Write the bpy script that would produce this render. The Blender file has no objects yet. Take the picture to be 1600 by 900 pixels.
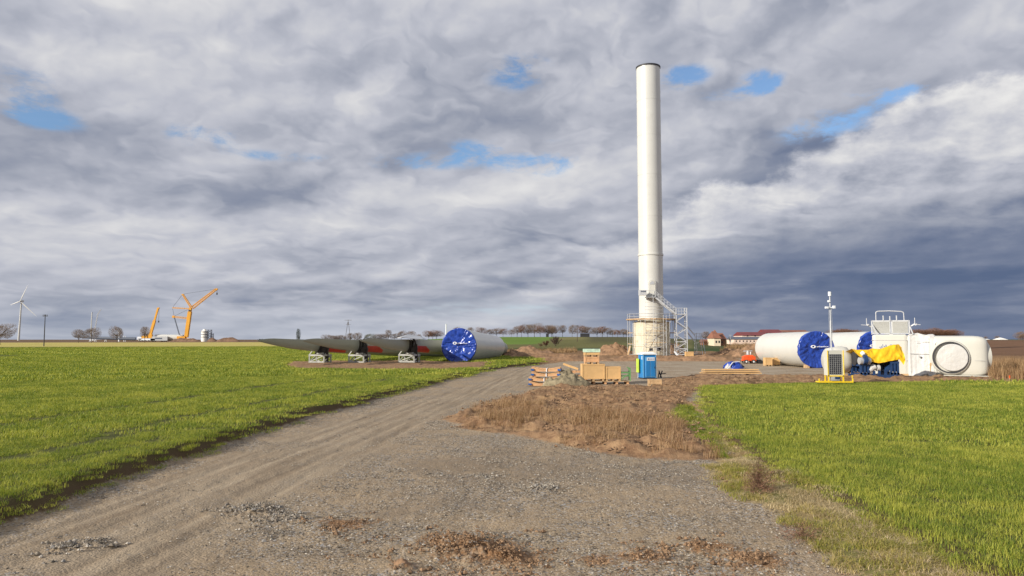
import bpy, math, random
import numpy as np
from mathutils import Vector, Matrix
R = math.radians
random.seed(7); rng = np.random.default_rng(7)
scene = bpy.context.scene
col = scene.collection

# ------------------------------------------------------------------ camera
CH, F, PITCH = 3.3, 1150.0, math.atan(80/1150)
cam_d = bpy.data.cameras.new('camera'); cam = bpy.data.objects.new('camera', cam_d); col.objects.link(cam)
cam.location = (0, 0, CH); cam.rotation_euler = (math.pi/2 + PITCH, 0, 0)
cam_d.sensor_width = 36; cam_d.lens = F/1600*36; cam_d.clip_end = 20000; cam_d.clip_start = .1
scene.camera = cam
cp, sp = math.cos(PITCH), math.sin(PITCH)
def ray(px, py):
    x, y = (px-800)/F, (450-py)/F
    return Vector((x, cp - y*sp, sp + y*cp))
def P(px, py, Y):
    d = ray(px, py); t = Y/d.y
    return Vector((d.x*t, Y, CH + d.z*t))
def G(px, py, z=0):
    d = ray(px, py); t = (z-CH)/d.z
    return Vector((d.x*t, d.y*t, z))

# ------------------------------------------------------------------ light
SUN_AZ, SUN_EL = R(238), R(21)
sl = bpy.data.lights.new('sun', 'SUN'); sun = bpy.data.objects.new('sun', sl); col.objects.link(sun)
sl.energy = 4.5; sl.angle = R(.6); sl.color = (1, .93, .82)
sv = Vector((math.sin(SUN_AZ)*math.cos(SUN_EL), math.cos(SUN_AZ)*math.cos(SUN_EL), math.sin(SUN_EL)))
sun.rotation_euler = sv.to_track_quat('Z', 'Y').to_euler()

# ------------------------------------------------------------------ node expressions
class E:
    """a socket or number with arithmetic that makes Math nodes"""
    nt = None; flat2 = False
    def __init__(s, v): s.v = v
    @staticmethod
    def m(op, *a, clamp=False):
        n = E.nt.nodes.new('ShaderNodeMath'); n.operation = op; n.use_clamp = clamp
        for i, x in enumerate(a):
            x = x.v if isinstance(x, E) else x
            if isinstance(x, (int, float)): n.inputs[i].default_value = x
            else: E.nt.links.new(x, n.inputs[i])
        return E(n.outputs[0])
    def __add__(s, o): return E.m('ADD', s, o)
    __radd__ = __add__
    def __sub__(s, o): return E.m('SUBTRACT', s, o)
    def __rsub__(s, o): return E.m('SUBTRACT', o, s)
    def __mul__(s, o): return E.m('MULTIPLY', s, o)
    __rmul__ = __mul__
    def __truediv__(s, o): return E.m('DIVIDE', s, o)
    def __rtruediv__(s, o): return E.m('DIVIDE', o, s)
    def __pow__(s, o): return E.m('POWER', s, o)
    def clamp(s): return E.m('ADD', s, 0, clamp=True)
    def max(s, o): return E.m('MAXIMUM', s, o)
    def min(s, o): return E.m('MINIMUM', s, o)
    def exp(s): return E.m('EXPONENT', s)
    def abs(s): return E.m('ABSOLUTE', s)
def ss(x, a, b):
    n = E.nt.nodes.new('ShaderNodeMapRange'); n.interpolation_type = 'SMOOTHSTEP'
    E.nt.links.new(x.v, n.inputs[0])
    for i, v in ((1, a), (2, b)):
        if isinstance(v, E): E.nt.links.new(v.v, n.inputs[i])
        else: n.inputs[i].default_value = v
    return E(n.outputs[0])
def comb(x, y, z=0):
    if E.flat2 and z: x, z = x+z*7.31, 0
    n = E.nt.nodes.new('ShaderNodeCombineXYZ')
    for i, a in enumerate((x, y, z)):
        if isinstance(a, E): E.nt.links.new(a.v, n.inputs[i])
        else: n.inputs[i].default_value = a
    return n.outputs[0]
def noise(vec, scale, detail=4, rough=.5, dist=0, out=0, kind='ShaderNodeTexNoise'):
    n = E.nt.nodes.new(kind)
    if vec is not None: E.nt.links.new(vec, n.inputs['Vector'])
    n.inputs['Scale'].default_value = scale
    if kind == 'ShaderNodeTexNoise' and E.flat2: n.noise_dimensions = '2D'
    if kind == 'ShaderNodeTexNoise':
        n.inputs['Detail'].default_value = detail; n.inputs['Roughness'].default_value = rough
        n.inputs['Distortion'].default_value = dist
    return E(n.outputs[out])
def mixc(f, a, b, mode='MIX'):
    n = E.nt.nodes.new('ShaderNodeMix'); n.data_type = 'RGBA'; n.blend_type = mode
    for i, x in ((0, f), (6, a), (7, b)):
        x = x.v if isinstance(x, E) else x
        if isinstance(x, (int, float)): n.inputs[i].default_value = x
        elif isinstance(x, tuple): n.inputs[i].default_value = (*x, 1)[:4]
        else: E.nt.links.new(x, n.inputs[i])
    return E(n.outputs[2])
def attr(name, out=2):
    n = E.nt.nodes.new('ShaderNodeAttribute'); n.attribute_name = name
    return E(n.outputs[out])

# ------------------------------------------------------------------ sky
world = bpy.data.worlds.new('World'); scene.world = world; world.use_nodes = True
nt = world.node_tree; nt.nodes.clear(); E.nt = nt
tc = nt.nodes.new('ShaderNodeTexCoord')
sep = nt.nodes.new('ShaderNodeSeparateXYZ'); nt.links.new(tc.outputs['Generated'], sep.inputs[0])
dx, dy, dz = (E(o) for o in sep.outputs)
az = E.m('ARCTAN2', dx, dy); el = E.m('ARCSINE', dz)
zc = dz.max(0)
E.flat2 = True
v_ = E.m('LOGARITHM', el.max(-.03)+.15, 2.718281828)
wu = noise(comb(az*2.2, v_*1.1, 2.2), 1.0, 3, .5)
def cloudn(ox, oy, fx, fy, detail, rough, seed, wp=.9):
    return noise(comb(az*fx+ox+(wu-.5)*wp, v_*fy+oy, seed), 1.0, detail, rough, 0)
def relief(fx, fy, detail, rough, seed, o):
    a = cloudn(0, 0, fx, fy, detail, rough, seed); b = cloudn(-o*.45, o, fx, fy, detail, rough, seed); return a, a-b
n1, g1 = relief(3.1, 2.4, 6, .45, 3.1, .13)
n2 = cloudn(0, 0, 1.6, 1.3, 4, .5, 9.3)
n3, g3 = relief(8, 6.5, 5, .50, 5.7, .15)
def bill(ox, oy, fx, fy, seed):
    wx = noise(comb(az*8, v_*6, seed+3), 1.0, 4, .5)
    n = E.nt.nodes.new('ShaderNodeTexVoronoi'); n.voronoi_dimensions = '2D'; n.feature = 'SMOOTH_F1'; n.inputs['Scale'].default_value = 1; n.inputs['Smoothness'].default_value = .9; n.inputs['Detail'].default_value = 2.5; n.inputs['Roughness'].default_value = .5; n.inputs['Lacunarity'].default_value = 2.3; n.normalize = True
    E.nt.links.new(comb(az*fx+ox+(wx-.5)*1.3, v_*fy+oy+(wx-.5)*.9, seed), n.inputs['Vector']); return 1-E(n.outputs['Distance'])
n5 = bill(0, 0, 5.4, 4.3, 15.2); g5 = n5-bill(-.08, .20, 5.4, 4.3, 15.2)
w1 = noise(comb(az*7, el*12, 1.7), 1.0, 9, .6, 0)          # roll edges of the big cloud bank
w1s = noise(comb(az*7-.12, el*12+.22, 1.7), 1.0, 9, .6, 0)
def A(px): return math.atan((px-800)/1150)
def EL(px, py): return math.atan((530-py)/1150*math.cos(A(px)))
# bank of cloud that rises to the right, bright above and dark below
top = .168 + .40*(az - .20) - .35*((az-.42).max(0))*((az-.42).max(0))*4 + (w1-.5)*.10
s = top - el
right = ss(az, .02, .26)
thick = .085 + .115*ss(az, .15, .6) + (w1-.5)*.05
inb = ss(s, -.004, .022)*right
dark = ss(s, thick*.35, thick*1.15)*ss(az, -.02, .20)
# brightness of general cover
low = 1-ss(el, .0, .16)
puff = ss(n1+(n5-.6)*.35, .38, .62)
B = .395 + puff*.11 + (n2-.5)*.24 + (g1*.75).max(-.06).min(.16) + (g3*.20).max(-.05).min(.09) + (g5*.62).max(-.055).min(.14)
B = B - .085*low - .05*ss(az,.1,.3)*(1-ss(el-top,.06,.2))
bankB = .655 + (w1-w1s)*.75 + g3*.35 + g5*.8 + (n1-.5)*.25 - ss(s, .02, .14)*.24
B = B*(1-inb) + bankB*inb
darkB = .150 + (n1-.5)*.14 + g1*.40 + g3*.20 + (n2-.5)*.10 + .07*ss(el, .09, .0)*0 + .05*(1-ss(az, .2, .55))
band = noise(comb(az*3+(n5-.5)*.5, el*24, 4.4), 1.0, 7, .58, .2)
darkB = darkB + ss(band, .46, .70)*.16*(1-ss((el-.06).abs(), .0, .06))
B = B*(1-dark) + darkB*dark
B = B.max(.09).min(.84)
# tone -> colour: darker cloud is bluer
cr = nt.nodes.new('ShaderNodeValToRGB'); nt.links.new(B.v, cr.inputs[0]); e = cr.color_ramp.elements
e[0].position = .08; e[0].color = (.095, .135, .235, 1); e[1].position = .86; e[1].color = (.86, .85, .83, 1)
for p_, c_ in ((.2, (.185, .22, .315)), (.34, (.33, .355, .43)), (.5, (.50, .515, .58)), (.66, (.67, .67, .69))):
    q = e.new(p_); q.color = (*c_, 1)
# blue gaps: placed openings broken up by the cloud noise
gaps = [(20,135,60,30,1.0),(45,180,75,14,.8),(310,203,55,17,1),(460,243,130,9,.55),(815,102,45,24,1),(640,250,60,14,.7),
        (740,236,50,16,1),(840,246,60,24,1.1),(1072,112,40,17,1.1),(1200,120,32,18,.9),(1405,138,70,16,1.0),(1320,185,70,20,.95),
        (1290,205,60,12,.6),(1150,140,60,12,.5)]
g = None
for px, py, wx, wy, a_ in gaps:
    a0, e0 = A(px), EL(px, py)
    sx, sy = wx/1150*math.cos(a0)**2, wy/1150*math.cos(a0)
    ux, uy = (az-a0)*(1/sx), (el-e0)*(1/sy)
    t = (0-(ux*ux+uy*uy)).exp()*a_
    g = t if g is None else g + t
gn = noise(comb(az*9, el*19, 8.8), 1.0, 9, .68, .2)
gap = ss(g*.80 + (gn-.5)*4.6*(g*1.8).min(1) + (.5-n1)*1.2*(g*3).min(1), .15, 1.25)*(1-inb*.98)
vt = ((0-((az-A(790))*(1/.13))**2).exp()*(0-((el-EL(790,483))*(1/.008))*((el-EL(790,483))*(1/.008))).exp())
sky = nt.nodes.new('ShaderNodeTexSky'); sky.sky_type = 'NISHITA'; sky.sun_disc = False
sky.sun_elevation = SUN_EL; sky.sun_rotation = SUN_AZ; sky.altitude = 100; sky.air_density = 1.0; sky.dust_density = .3; sky.ozone_density = 4
bg1 = nt.nodes.new('ShaderNodeBackground'); nt.links.new(sky.outputs[0], bg1.inputs[0]); bg1.inputs[1].default_value = .125
cl = mixc((vt*ss(band+n3-.5,.35,.7)*.75).clamp(), E(cr.outputs[0]), (.50,.66,.74))
hz = mixc((1-ss(el, -.01, .07))*.45*(1-ss(az,.0,.35)), cl, (.50,.54,.62))
bg2 = nt.nodes.new('ShaderNodeBackground'); nt.links.new(hz.v, bg2.inputs[0]); bg2.inputs[1].default_value = .84
mx = nt.nodes.new('ShaderNodeMixShader'); nt.links.new((gap*.92).v, mx.inputs[0])
nt.links.new(bg2.outputs[0], mx.inputs[1]); nt.links.new(bg1.outputs[0], mx.inputs[2])
wo = nt.nodes.new('ShaderNodeOutputWorld'); nt.links.new(mx.outputs[0], wo.inputs[0])
E.flat2 = False
world.cycles.sampling_method = 'MANUAL'; world.cycles.sample_map_resolution = 512

vs = scene.view_settings
scene.display_settings.display_device = 'sRGB'
vs.view_transform = 'Standard'; vs.look = 'None'; vs.exposure = .30; vs.gamma = 1; vs.use_curve_mapping = False
scene.cycles.max_bounces = 6; scene.cycles.diffuse_bounces = 3; scene.cycles.transparent_max_bounces = 6
scene.cycles.use_denoising = True
# ------------------------------------------------------------------ noise and zones (numpy)
def _h(ix, iy, s):
    v = (ix.astype(np.int64)*374761393 + iy.astype(np.int64)*668265263 + s*1442695041) & 0x7fffffff
    v = ((v ^ (v >> 13))*1274126177) & 0x7fffffff
    return ((v ^ (v >> 16)) & 0xffff)/65535.0
def vnoise(x, y, s=0):
    ix, iy = np.floor(x), np.floor(y); fx, fy = x-ix, y-iy
    fx = fx*fx*(3-2*fx); fy = fy*fy*(3-2*fy); ix = ix.astype(np.int64); iy = iy.astype(np.int64)
    a = _h(ix, iy, s)*(1-fx) + _h(ix+1, iy, s)*fx; b = _h(ix, iy+1, s)*(1-fx) + _h(ix+1, iy+1, s)*fx
    return (a*(1-fy) + b*fy)*2-1
def fbm(x, y, s=0, n=4, g=.5):
    t = 0; a = 1
    for i in range(n): t = t + a*vnoise(x*2**i+i*17.3, y*2**i-i*9.1, s+i); a *= g
    return t
def sdf(x, y, poly):
    """signed distance to a polygon, positive inside"""
    d = np.full(x.shape, 1e18); ins = np.zeros(x.shape, bool); n = len(poly)
    for i in range(n):
        ax, ay = poly[i]; bx, by = poly[(i+1) % n]; ex, ey = bx-ax, by-ay
        wx, wy = x-ax, y-ay; t = np.clip((wx*ex+wy*ey)/(ex*ex+ey*ey+1e-12), 0, 1)
        d = np.minimum(d, (wx-ex*t)**2 + (wy-ey*t)**2)
        c = ((ay <= y) & (by > y)) | ((by <= y) & (ay > y))
        ins ^= c & (x < ax + (y-ay)/(by-ay+1e-12)*(bx-ax))
    return np.where(ins, 1, -1)*np.sqrt(d)
def sst(x, a, b):
    t = np.clip((x-a)/(b-a), 0, 1); return t*t*(3-2*t)
def pg(pts): return [tuple(G(*p)[:2]) for p in pts]
Z_LEFT = pg([(-60,850),(0,826),(100,789),(250,734),(330,708),(430,668),(560,633),(650,608),(750,583),(790,575),(838,571),(845,566),(800,560),(700,556),(690,546),(600,541.3),(-900,541.3)]) + [(-90,140),(-40,6),(-10.5,6)]
Z_RIGHT = pg([(1092,606),(1100,645),(1135,685),(1170,725),(1200,742),(1270,775),(1350,822),(1430,862),(1470,900)]) + [(8.5,7),(60,5),(80,30)] + pg([(1800,601),(1500,599),(1250,601)])
Z_SOIL = pg([(700,655),(726,670),(800,683),(900,698),(1000,713),(1080,722),(1130,722),(1140,706),(1112,692),(1085,672),(1052,650),(1056,638),(1078,628),(1092,606),(1250,600),(1500,598),(1800,600),(1800,590),(1560,593),(1400,590),(1200,589),(1090,587),(1040,592),(1030,604),(850,604),(800,620),(740,637)])
Z_VERGE = pg([(1095,724),(1110,750),(1160,780),(1230,820),(1290,858),(1350,905)]) + [(5.6,8),(9.5,8)] + pg([(1500,900),(1460,862),(1380,822),(1295,775),(1222,742),(1160,700),(1138,680),(1060,640),(1045,650),(1080,668),(1115,690),(1135,716)])
Z_PAD = pg([(830,572),(905,562),(1135,560),(1235,562),(1400,567),(1560,573),(1570,590),(1400,588),(1200,588),(1090,586),(1035,591),(1030,603),(850,603),(820,600)])
Z_TRACK = pg([(-60,870),(0,848),(200,770),(420,690),(600,640),(760,597),(800,582),(830,574),(835,586),(800,602),(700,640),(560,720),(330,850),(200,960)])
Z_BLADES = pg([(440,575),(450,581),(560,583),(690,582.5),(765,579),(772,571),(640,567),(450,568.5)])
Z_SITE = pg([(740,573),(790,563),(905,547),(1000,543),(1130,546),(1200,550),(1560,556),(1800,560),(1800,600),(1560,600),(850,603),(820,600),(845,572)])   # all the disturbed earth of the site
Z_REEDS = pg([(1548,600),(1800,606),(1800,556),(1545,556)])
def zones(x, y):
    w = fbm(x*.35, y*.35, 50, 3)*.25
    return dict(gl=sdf(x, y, Z_LEFT)+w, gr=sdf(x, y, Z_RIGHT)+w, so=sdf(x, y, Z_SOIL)+w*1.5, ve=sdf(x, y, Z_VERGE)+w,
                pa=sdf(x, y, Z_PAD), tr=sdf(x, y, Z_TRACK), bl=sdf(x, y, Z_BLADES)+w*.8, si=sdf(x, y, Z_SITE)+w*2, re=sdf(x, y, Z_REEDS))
def hill(x, y):
    d = np.hypot(x, y); a = np.arctan2(x, np.maximum(y, 1e-3)); px = 800+1150*np.tan(np.clip(a, -1.3, 1.3))
    amp = 4.6*sst(px, 440, 800)*(1-.42*sst(px, 960, 1150)) + .3*sst(px, 1300, 1500)
    f = sst(d, 175, 430)
    return amp*f - 2.0*sst(d, 900, 3000)*sst(px, 440, 800)
def H(x, y, z=None):
    z = z or zones(x, y); d = np.hypot(x, y)
    near = 1-sst(d, 150, 260)
    h = hill(x, y)
    h = h + .36*sst(z['gl'], -.12, .6)*near*(1-sst(z['bl'], -.5, .5)) + .14*sst(z['gr'], -.1, .5)*near + .10*sst(z['ve'], -.2, .8)
    lump = fbm(x*.9, y*.9, 3, 5, .55)
    so = sst(z['so'], -.2, .9)*near
    h = h + so*(.10 + .16*lump*sst(d, 8, 25) + .06*np.abs(fbm(x*2.7, y*2.7, 11, 3)))
    h = h + .30*sst(z['so'], -.1, .7)*sst(d, 50, 53)*(1-sst(d, 56.5, 58.5))*sst(x, 12, 15)      # bank between pad and field
    h = h + .38*sst(z['bl'], -.5, 1.2) + .05*lump*sst(z['bl'], -.8, 0)
    si = sst(z['si'], -2, 3)*(1-sst(z['pa'], -2, .5))*near
    h = h + si*(.10+.14*lump)*sst(d, 60, 80)
    bare = (1-sst(z['gl'], -.3, .3))*(1-sst(z['gr'], -.3, .3))*(1-so)*near
    h = h + bare*(.018*fbm(x*.8, y*.8, 21, 3) + .010*fbm(x*5, y*5, 31, 3)*(1-sst(d, 30, 60)))
    # wheel ruts running with the track
    nx, ny = -.80, .60
    t = x*.995 - y*.102
    rut = sum(np.exp(-((t-c + .12*fbm(y*.15, x*.0+c, 70, 2))/.16)**2) for c in (-9.3, -8.5, -7.4, -6.7, -5.2, -3.3))
    h = h - .028*rut*sst(z['tr'], -1.5, .2)*near*(1-sst(z['so'], -1, 0))
    for cx, cy, r_, a_ in CLODS: h = h + a_*np.exp(-(((x-cx)/r_)**2+((y-cy)/(r_*.8))**2))*(1.0+.9*fbm(x*3.1, y*3.1, 91, 4, .7))*(d < 40)
    h = h + .035*fbm(x*.3, y*.3, 41, 3)*sst(d, 12, 30)*near*sst(z['gl'], 0, 1)
    h = h - .16*np.exp(-((sdf(x, y, Z_DITCH)+.05)/.28)**2)*(d < 60)
    return h
Z_DITCH = pg([(1072,630),(1082,650),(1102,672),(1122,690),(1142,716),(1146,712),(1128,688),(1108,668),(1088,647),(1077,629)])
_c = lambda px, py, r, a: (*G(px, py)[:2], r, a)
CLODS = [_c(740,862,.75,.08), _c(700,848,.5,.05), _c(630,890,.22,.07), _c(790,875,.6,.04), _c(1110,858,.42,.06), _c(1010,872,.45,.04), _c(930,876,.3,.03), _c(1180,880,.5,.04),
         _c(390,800,.55,.08), _c(440,815,.5,.05), _c(100,858,.35,.06), _c(150,850,.25,.05), _c(760,745,.4,.03), _c(850,765,.5,.03), _c(540,820,.5,.04), _c(1185,752,.6,.10)]
def Hs(x, y): return float(H(np.array([float(x)]), np.array([float(y)]))[0])
def ground_hit(px, py):
    """first point of the terrain seen along a direction"""
    r = ray(px, py); lo = None
    ys = np.geomspace(6, 4000, 900); xs = r.x/r.y*ys; zs = CH + r.z/r.y*ys
    h = H(xs, ys); i = int(np.argmax(zs <= h)) if (zs <= h).any() else len(ys)-1
    return Vector((xs[i], ys[i], h[i]))

# ------------------------------------------------------------------ object helpers
def tag(o, label=None, cat=None, group=None, kind=None):
    if label: o['label'] = label
    if cat: o['category'] = cat
    if group: o['group'] = group
    if kind: o['kind'] = kind
    return o
def root(name, loc, label, cat, group=None, rz=0):
    o = bpy.data.objects.new(name, None); col.objects.link(o); o.location = loc; o.rotation_euler.z = rz
    o.empty_display_size = .2
    return tag(o, label, cat, group)
SPLIT = {'platform','weld_seam','support_block','corner_post','bearer','skid','foot_block','curved_rib','wheel','leg','bearing_drum','wrapped_fitting','vent_opening','hook','upright','support_frame','ring_deck','hoop','floodlight','cradle','batten','walk_board','front_boards','crossarm_','saddle','door_panel','guy_cable','superstructure','drawbar_','stair','post'}
class MB:
    def __init__(s): s.v = []; s.f = []; s.g = []
    def add(s, vs, fs):
        n = len(s.v); s.g.append((n, len(s.f), len(vs), len(fs))); s.v += [Vector(v) for v in vs]; s.f += [tuple(i+n for i in f) for f in fs]; return s
    def box(s, c, size, rot=None, taper=1):
        hx, hy, hz = [a/2 for a in size]; vs = []
        for z in (-1, 1):
            t = taper if z > 0 else 1
            for x, y in ((-1,-1),(1,-1),(1,1),(-1,1)): vs.append(Vector((x*hx*t, y*hy*t, z*hz)))
        if rot is not None: vs = [rot @ v for v in vs]
        vs = [v+Vector(c) for v in vs]
        return s.add(vs, [(3,2,1,0),(4,5,6,7),(0,1,5,4),(1,2,6,5),(2,3,7,6),(3,0,4,7)])
    def bar(s, a, b, w, h=None, up=(0,0,1)):
        a, b = Vector(a), Vector(b); h = h or w; d = (b-a).normalized(); u = Vector(up)
        if abs(d.dot(u)) > .98: u = Vector((0,1,0))
        x = d.cross(u).normalized(); y = x.cross(d)
        vs = []
        for p in (a, b):
            for i, j in ((-1,-1),(1,-1),(1,1),(-1,1)): vs.append(p + x*(i*w/2) + y*(j*h/2))
        return s.add(vs, [(3,2,1,0),(4,5,6,7),(0,1,5,4),(1,2,6,5),(2,3,7,6),(3,0,4,7)])
    def tube(s, a, b, r0, r1=None, n=8, caps=True):
        a, b = Vector(a), Vector(b); r1 = r0 if r1 is None else r1; d = (b-a).normalized()
        u = Vector((0,0,1)) if abs(d.z) < .95 else Vector((1,0,0)); x = d.cross(u).normalized(); y = x.cross(d); vs = []
        for p, r in ((a, r0), (b, r1)):
            for i in range(n):
                t = 2*math.pi*i/n; vs.append(p + x*(math.cos(t)*r) + y*(math.sin(t)*r))
        fs = [(i, (i+1) % n, n+(i+1) % n, n+i) for i in range(n)]
        if caps: fs += [tuple(range(n))[::-1], tuple(range(n, 2*n))]
        return s.add(vs, fs)
    def rings(s, rings, closed=True, cap=True):
        n = len(rings[0]); vs = [v for r in rings for v in r]; fs = []
        for k in range(len(rings)-1):
            for i in range(n if closed else n-1):
                j = (i+1) % n; fs.append((k*n+i, k*n+j, (k+1)*n+j, (k+1)*n+i))
        if cap and closed: fs += [tuple(range(n))[::-1], tuple(range((len(rings)-1)*n, len(rings)*n))]
        return s.add(vs, fs)
    def build(s, name, m, parent=None, smooth=None, world=True):
        if name in SPLIT and len(s.g) > 1:
            for v0, f0, nv, nf in s.g:
                q = MB(); q.v = s.v[v0:v0+nv]; q.f = [tuple(i-v0 for i in f) for f in s.f[f0:f0+nf]]; o = q.build(name, m, parent, smooth, world)
            return o
        me = bpy.data.meshes.new(name)
        off = parent_loc(parent) if world else Vector((0,0,0))
        me.from_pydata([tuple(v-off) for v in s.v], [], s.f); me.materials.append(m); me.update()
        if smooth is not None:
            me.shade_smooth()
            try: me.set_sharp_from_angle(angle=R(smooth))
            except Exception: pass
        o = bpy.data.objects.new(name, me); col.objects.link(o)
        if parent: o.parent = parent
        return o
def parent_loc(p):
    v = Vector((0,0,0))
    while p: v = v + p.location; p = p.parent
    return v
def fix(o):
    """put the origin of a one-mesh thing at its base centre"""
    me = o.data; vs = [v.co for v in me.vertices]; lo = [min(v[i] for v in vs) for i in range(3)]; hi = [max(v[i] for v in vs) for i in range(3)]
    c = Vector(((lo[0]+hi[0])/2, (lo[1]+hi[1])/2, lo[2])); me.transform(Matrix.Translation(-c)); o.location = o.location + c; return o

# ------------------------------------------------------------------ materials
def mat(name, c, rough=.6, metal=0, var=.12, scale=1.5, bump=0, bscale=8, dirt=None, spec=.5, detail=5, bdist=.05):
    m = bpy.data.materials.new(name); m.use_nodes = True; nt = m.node_tree; E.nt = nt
    b = nt.nodes['Principled BSDF']; tc = nt.nodes.new('ShaderNodeTexCoord'); ob = tc.outputs['Object']
    n = noise(ob, scale, detail, .6)
    cc = mixc(ss(n, .3, .7), tuple(x*(1-var) for x in c), tuple(min(x*(1+var), 1) for x in c))
    if dirt:
        d = noise(ob, scale*2.3, 6, .7); cc = mixc(ss(d, .52, .75)*dirt[1], cc, dirt[0])
    nt.links.new(cc.v, b.inputs['Base Color']); b.inputs['Roughness'].default_value = rough; b.inputs['Metallic'].default_value = metal
    b.inputs['Specular IOR Level'].default_value = spec
    if bump:
        bn = nt.nodes.new('ShaderNodeBump'); bn.inputs['Strength'].default_value = bump; bn.inputs['Distance'].default_value = bdist
        nt.links.new(noise(ob, bscale, 4, .6).v, bn.inputs['Height']); nt.links.new(bn.outputs[0], b.inputs['Normal'])
    return m
M = dict(
 white=mat('tower_paint', (.60,.595,.555), .32, var=.03, scale=.25, dirt=((.42,.40,.35), .22)),
 concrete=mat('concrete', (.64,.58,.44), .85, var=.12, scale=.7, dirt=((.36,.29,.20), .75), bump=.2),
 blade=mat('blade_gelcoat', (.30,.315,.245), .42, var=.04, scale=.3, dirt=((.22,.22,.17), .3)),
 red=mat('red_paint', (.48,.035,.02), .45),
 blue=mat('blue_tarpaulin', (.018,.055,.32), .25, var=.25, scale=2.2, bump=.35, bscale=4),
 navy=mat('blue_steel', (.014,.045,.13), .5, var=.2, scale=3),
 yellow=mat('yellow_tarpaulin', (.85,.50,.01), .5, var=.06, scale=2, bump=.25, bscale=2.5),
 wrap=mat('white_wrap', (.57,.56,.535), .42, var=.04, scale=1.2, dirt=((.46,.41,.33), .3), bump=1.0, bscale=1.0, bdist=.13),
 gel=mat('white_gelcoat', (.60,.585,.52), .32, var=.02, scale=.6, dirt=((.55,.5,.4), .12)),
 galv=mat('galvanised_steel', (.50,.51,.52), .45, .35, var=.15, scale=4),
 alu=mat('white_steel', (.56,.57,.58), .4, .1, var=.06, scale=3),
 frame=mat('grey_white_frame', (.38,.38,.35), .55, var=.15, scale=2, dirt=((.16,.14,.11), .6)),
 rubber=mat('dark_rubber', (.035,.028,.022), .75),
 dark=mat('dark_steel', (.03,.03,.035), .6),
 ply=mat('plywood', (.62,.39,.17), .75, var=.10, scale=1.2, dirt=((.42,.25,.1), .4)),
 plank=mat('timber_plank', (.48,.32,.17), .8, var=.22, scale=2.4, dirt=((.22,.14,.07), .5)),
 cradle=mat('cradle_timber', (.60,.34,.17), .8, var=.15, scale=2.4, dirt=((.4,.2,.1), .4)),
 brack=mat('cradle_blue_steel', (.02,.10,.32), .5),
 teal=mat('pale_green_film', (.50,.66,.52), .4, var=.25, scale=3, dirt=((.25,.42,.30), .6)),
 toilet=mat('toilet_blue_plastic', (.02,.20,.50), .4, var=.06),
 toiletlight=mat('toilet_light_blue', (.12,.36,.62), .4, var=.06),
 roofw=mat('translucent_white_plastic', (.80,.83,.84), .4, var=.03),
 signw=mat('white_sign', (.80,.82,.84), .5, var=.03),
 ink=mat('blue_ink', (.03,.10,.32), .5),
 inkgrey=mat('grey_ink', (.10,.12,.16), .5),
 hiviz=mat('yellow_green_plastic', (.62,.80,.08), .5),
 green=mat('green_paint', (.12,.30,.10), .55),
 orange=mat('orange_paint', (.80,.10,.02), .4, var=.15, scale=3),
 craney=mat('crane_yellow', (.75,.36,.03), .45, var=.1, scale=.1),
 solar=mat('solar_cell', (.012,.012,.02), .2, var=.2, scale=3),
 grid=mat('solar_grid_line', (.45,.45,.45), .5),
 yframe=mat('yellow_steel', (.85,.58,.02), .45, var=.06),
 bark=mat('bark', (.10,.075,.055), .9, var=.3, scale=1),
 twig=mat('bare_twigs', (.20,.14,.10), .95, var=.25, scale=.3),
 twigr=mat('reddish_bare_twigs', (.20,.105,.065), .95, var=.3, scale=.3),
 ever=mat('evergreen_foliage', (.03,.045,.02), .9, var=.4, scale=.5),
 moss=mat('olive_shrub_twigs', (.12,.12,.05), .9, var=.4, scale=.5),
 brick=mat('old_brick', (.30,.14,.08), .9, var=.2, scale=.6),
 plaster=mat('cream_plaster', (.72,.60,.44), .85, var=.06, scale=.3),
 pink=mat('pale_pink_render', (.78,.60,.50), .85, var=.08, scale=.3),
 redroof=mat('red_roofing', (.18,.035,.035), .6, var=.15, scale=.3),
 brownroof=mat('brown_tile_roof', (.24,.10,.06), .8, var=.2, scale=.5),
 greyroof=mat('grey_roofing', (.10,.11,.14), .6, var=.15, scale=.3),
 whiteb=mat('white_wall_paint', (.85,.82,.75), .8, var=.04),
 glass=mat('dark_window', (.03,.035,.04), .15),
 heap=mat('excavated_soil', (.25,.15,.085), .95, var=.35, scale=1.3, bump=.8, bscale=3, dirt=((.10,.055,.03), .6)),
 farheap=mat('far_earth_bank', (.19,.115,.075), .95, var=.35, scale=.12),
 greyheap=mat('grey_sandy_soil', (.24,.20,.125), .95, var=.35, scale=4, bump=.8, bscale=7, dirt=((.08,.08,.07), .5)),
)
def plain(name, c, r=.8):
    m = bpy.data.materials.new(name); m.use_nodes = True; b = m.node_tree.nodes['Principled BSDF']
    b.inputs['Base Color'].default_value = (*c, 1); b.inputs['Roughness'].default_value = r; return m

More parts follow.
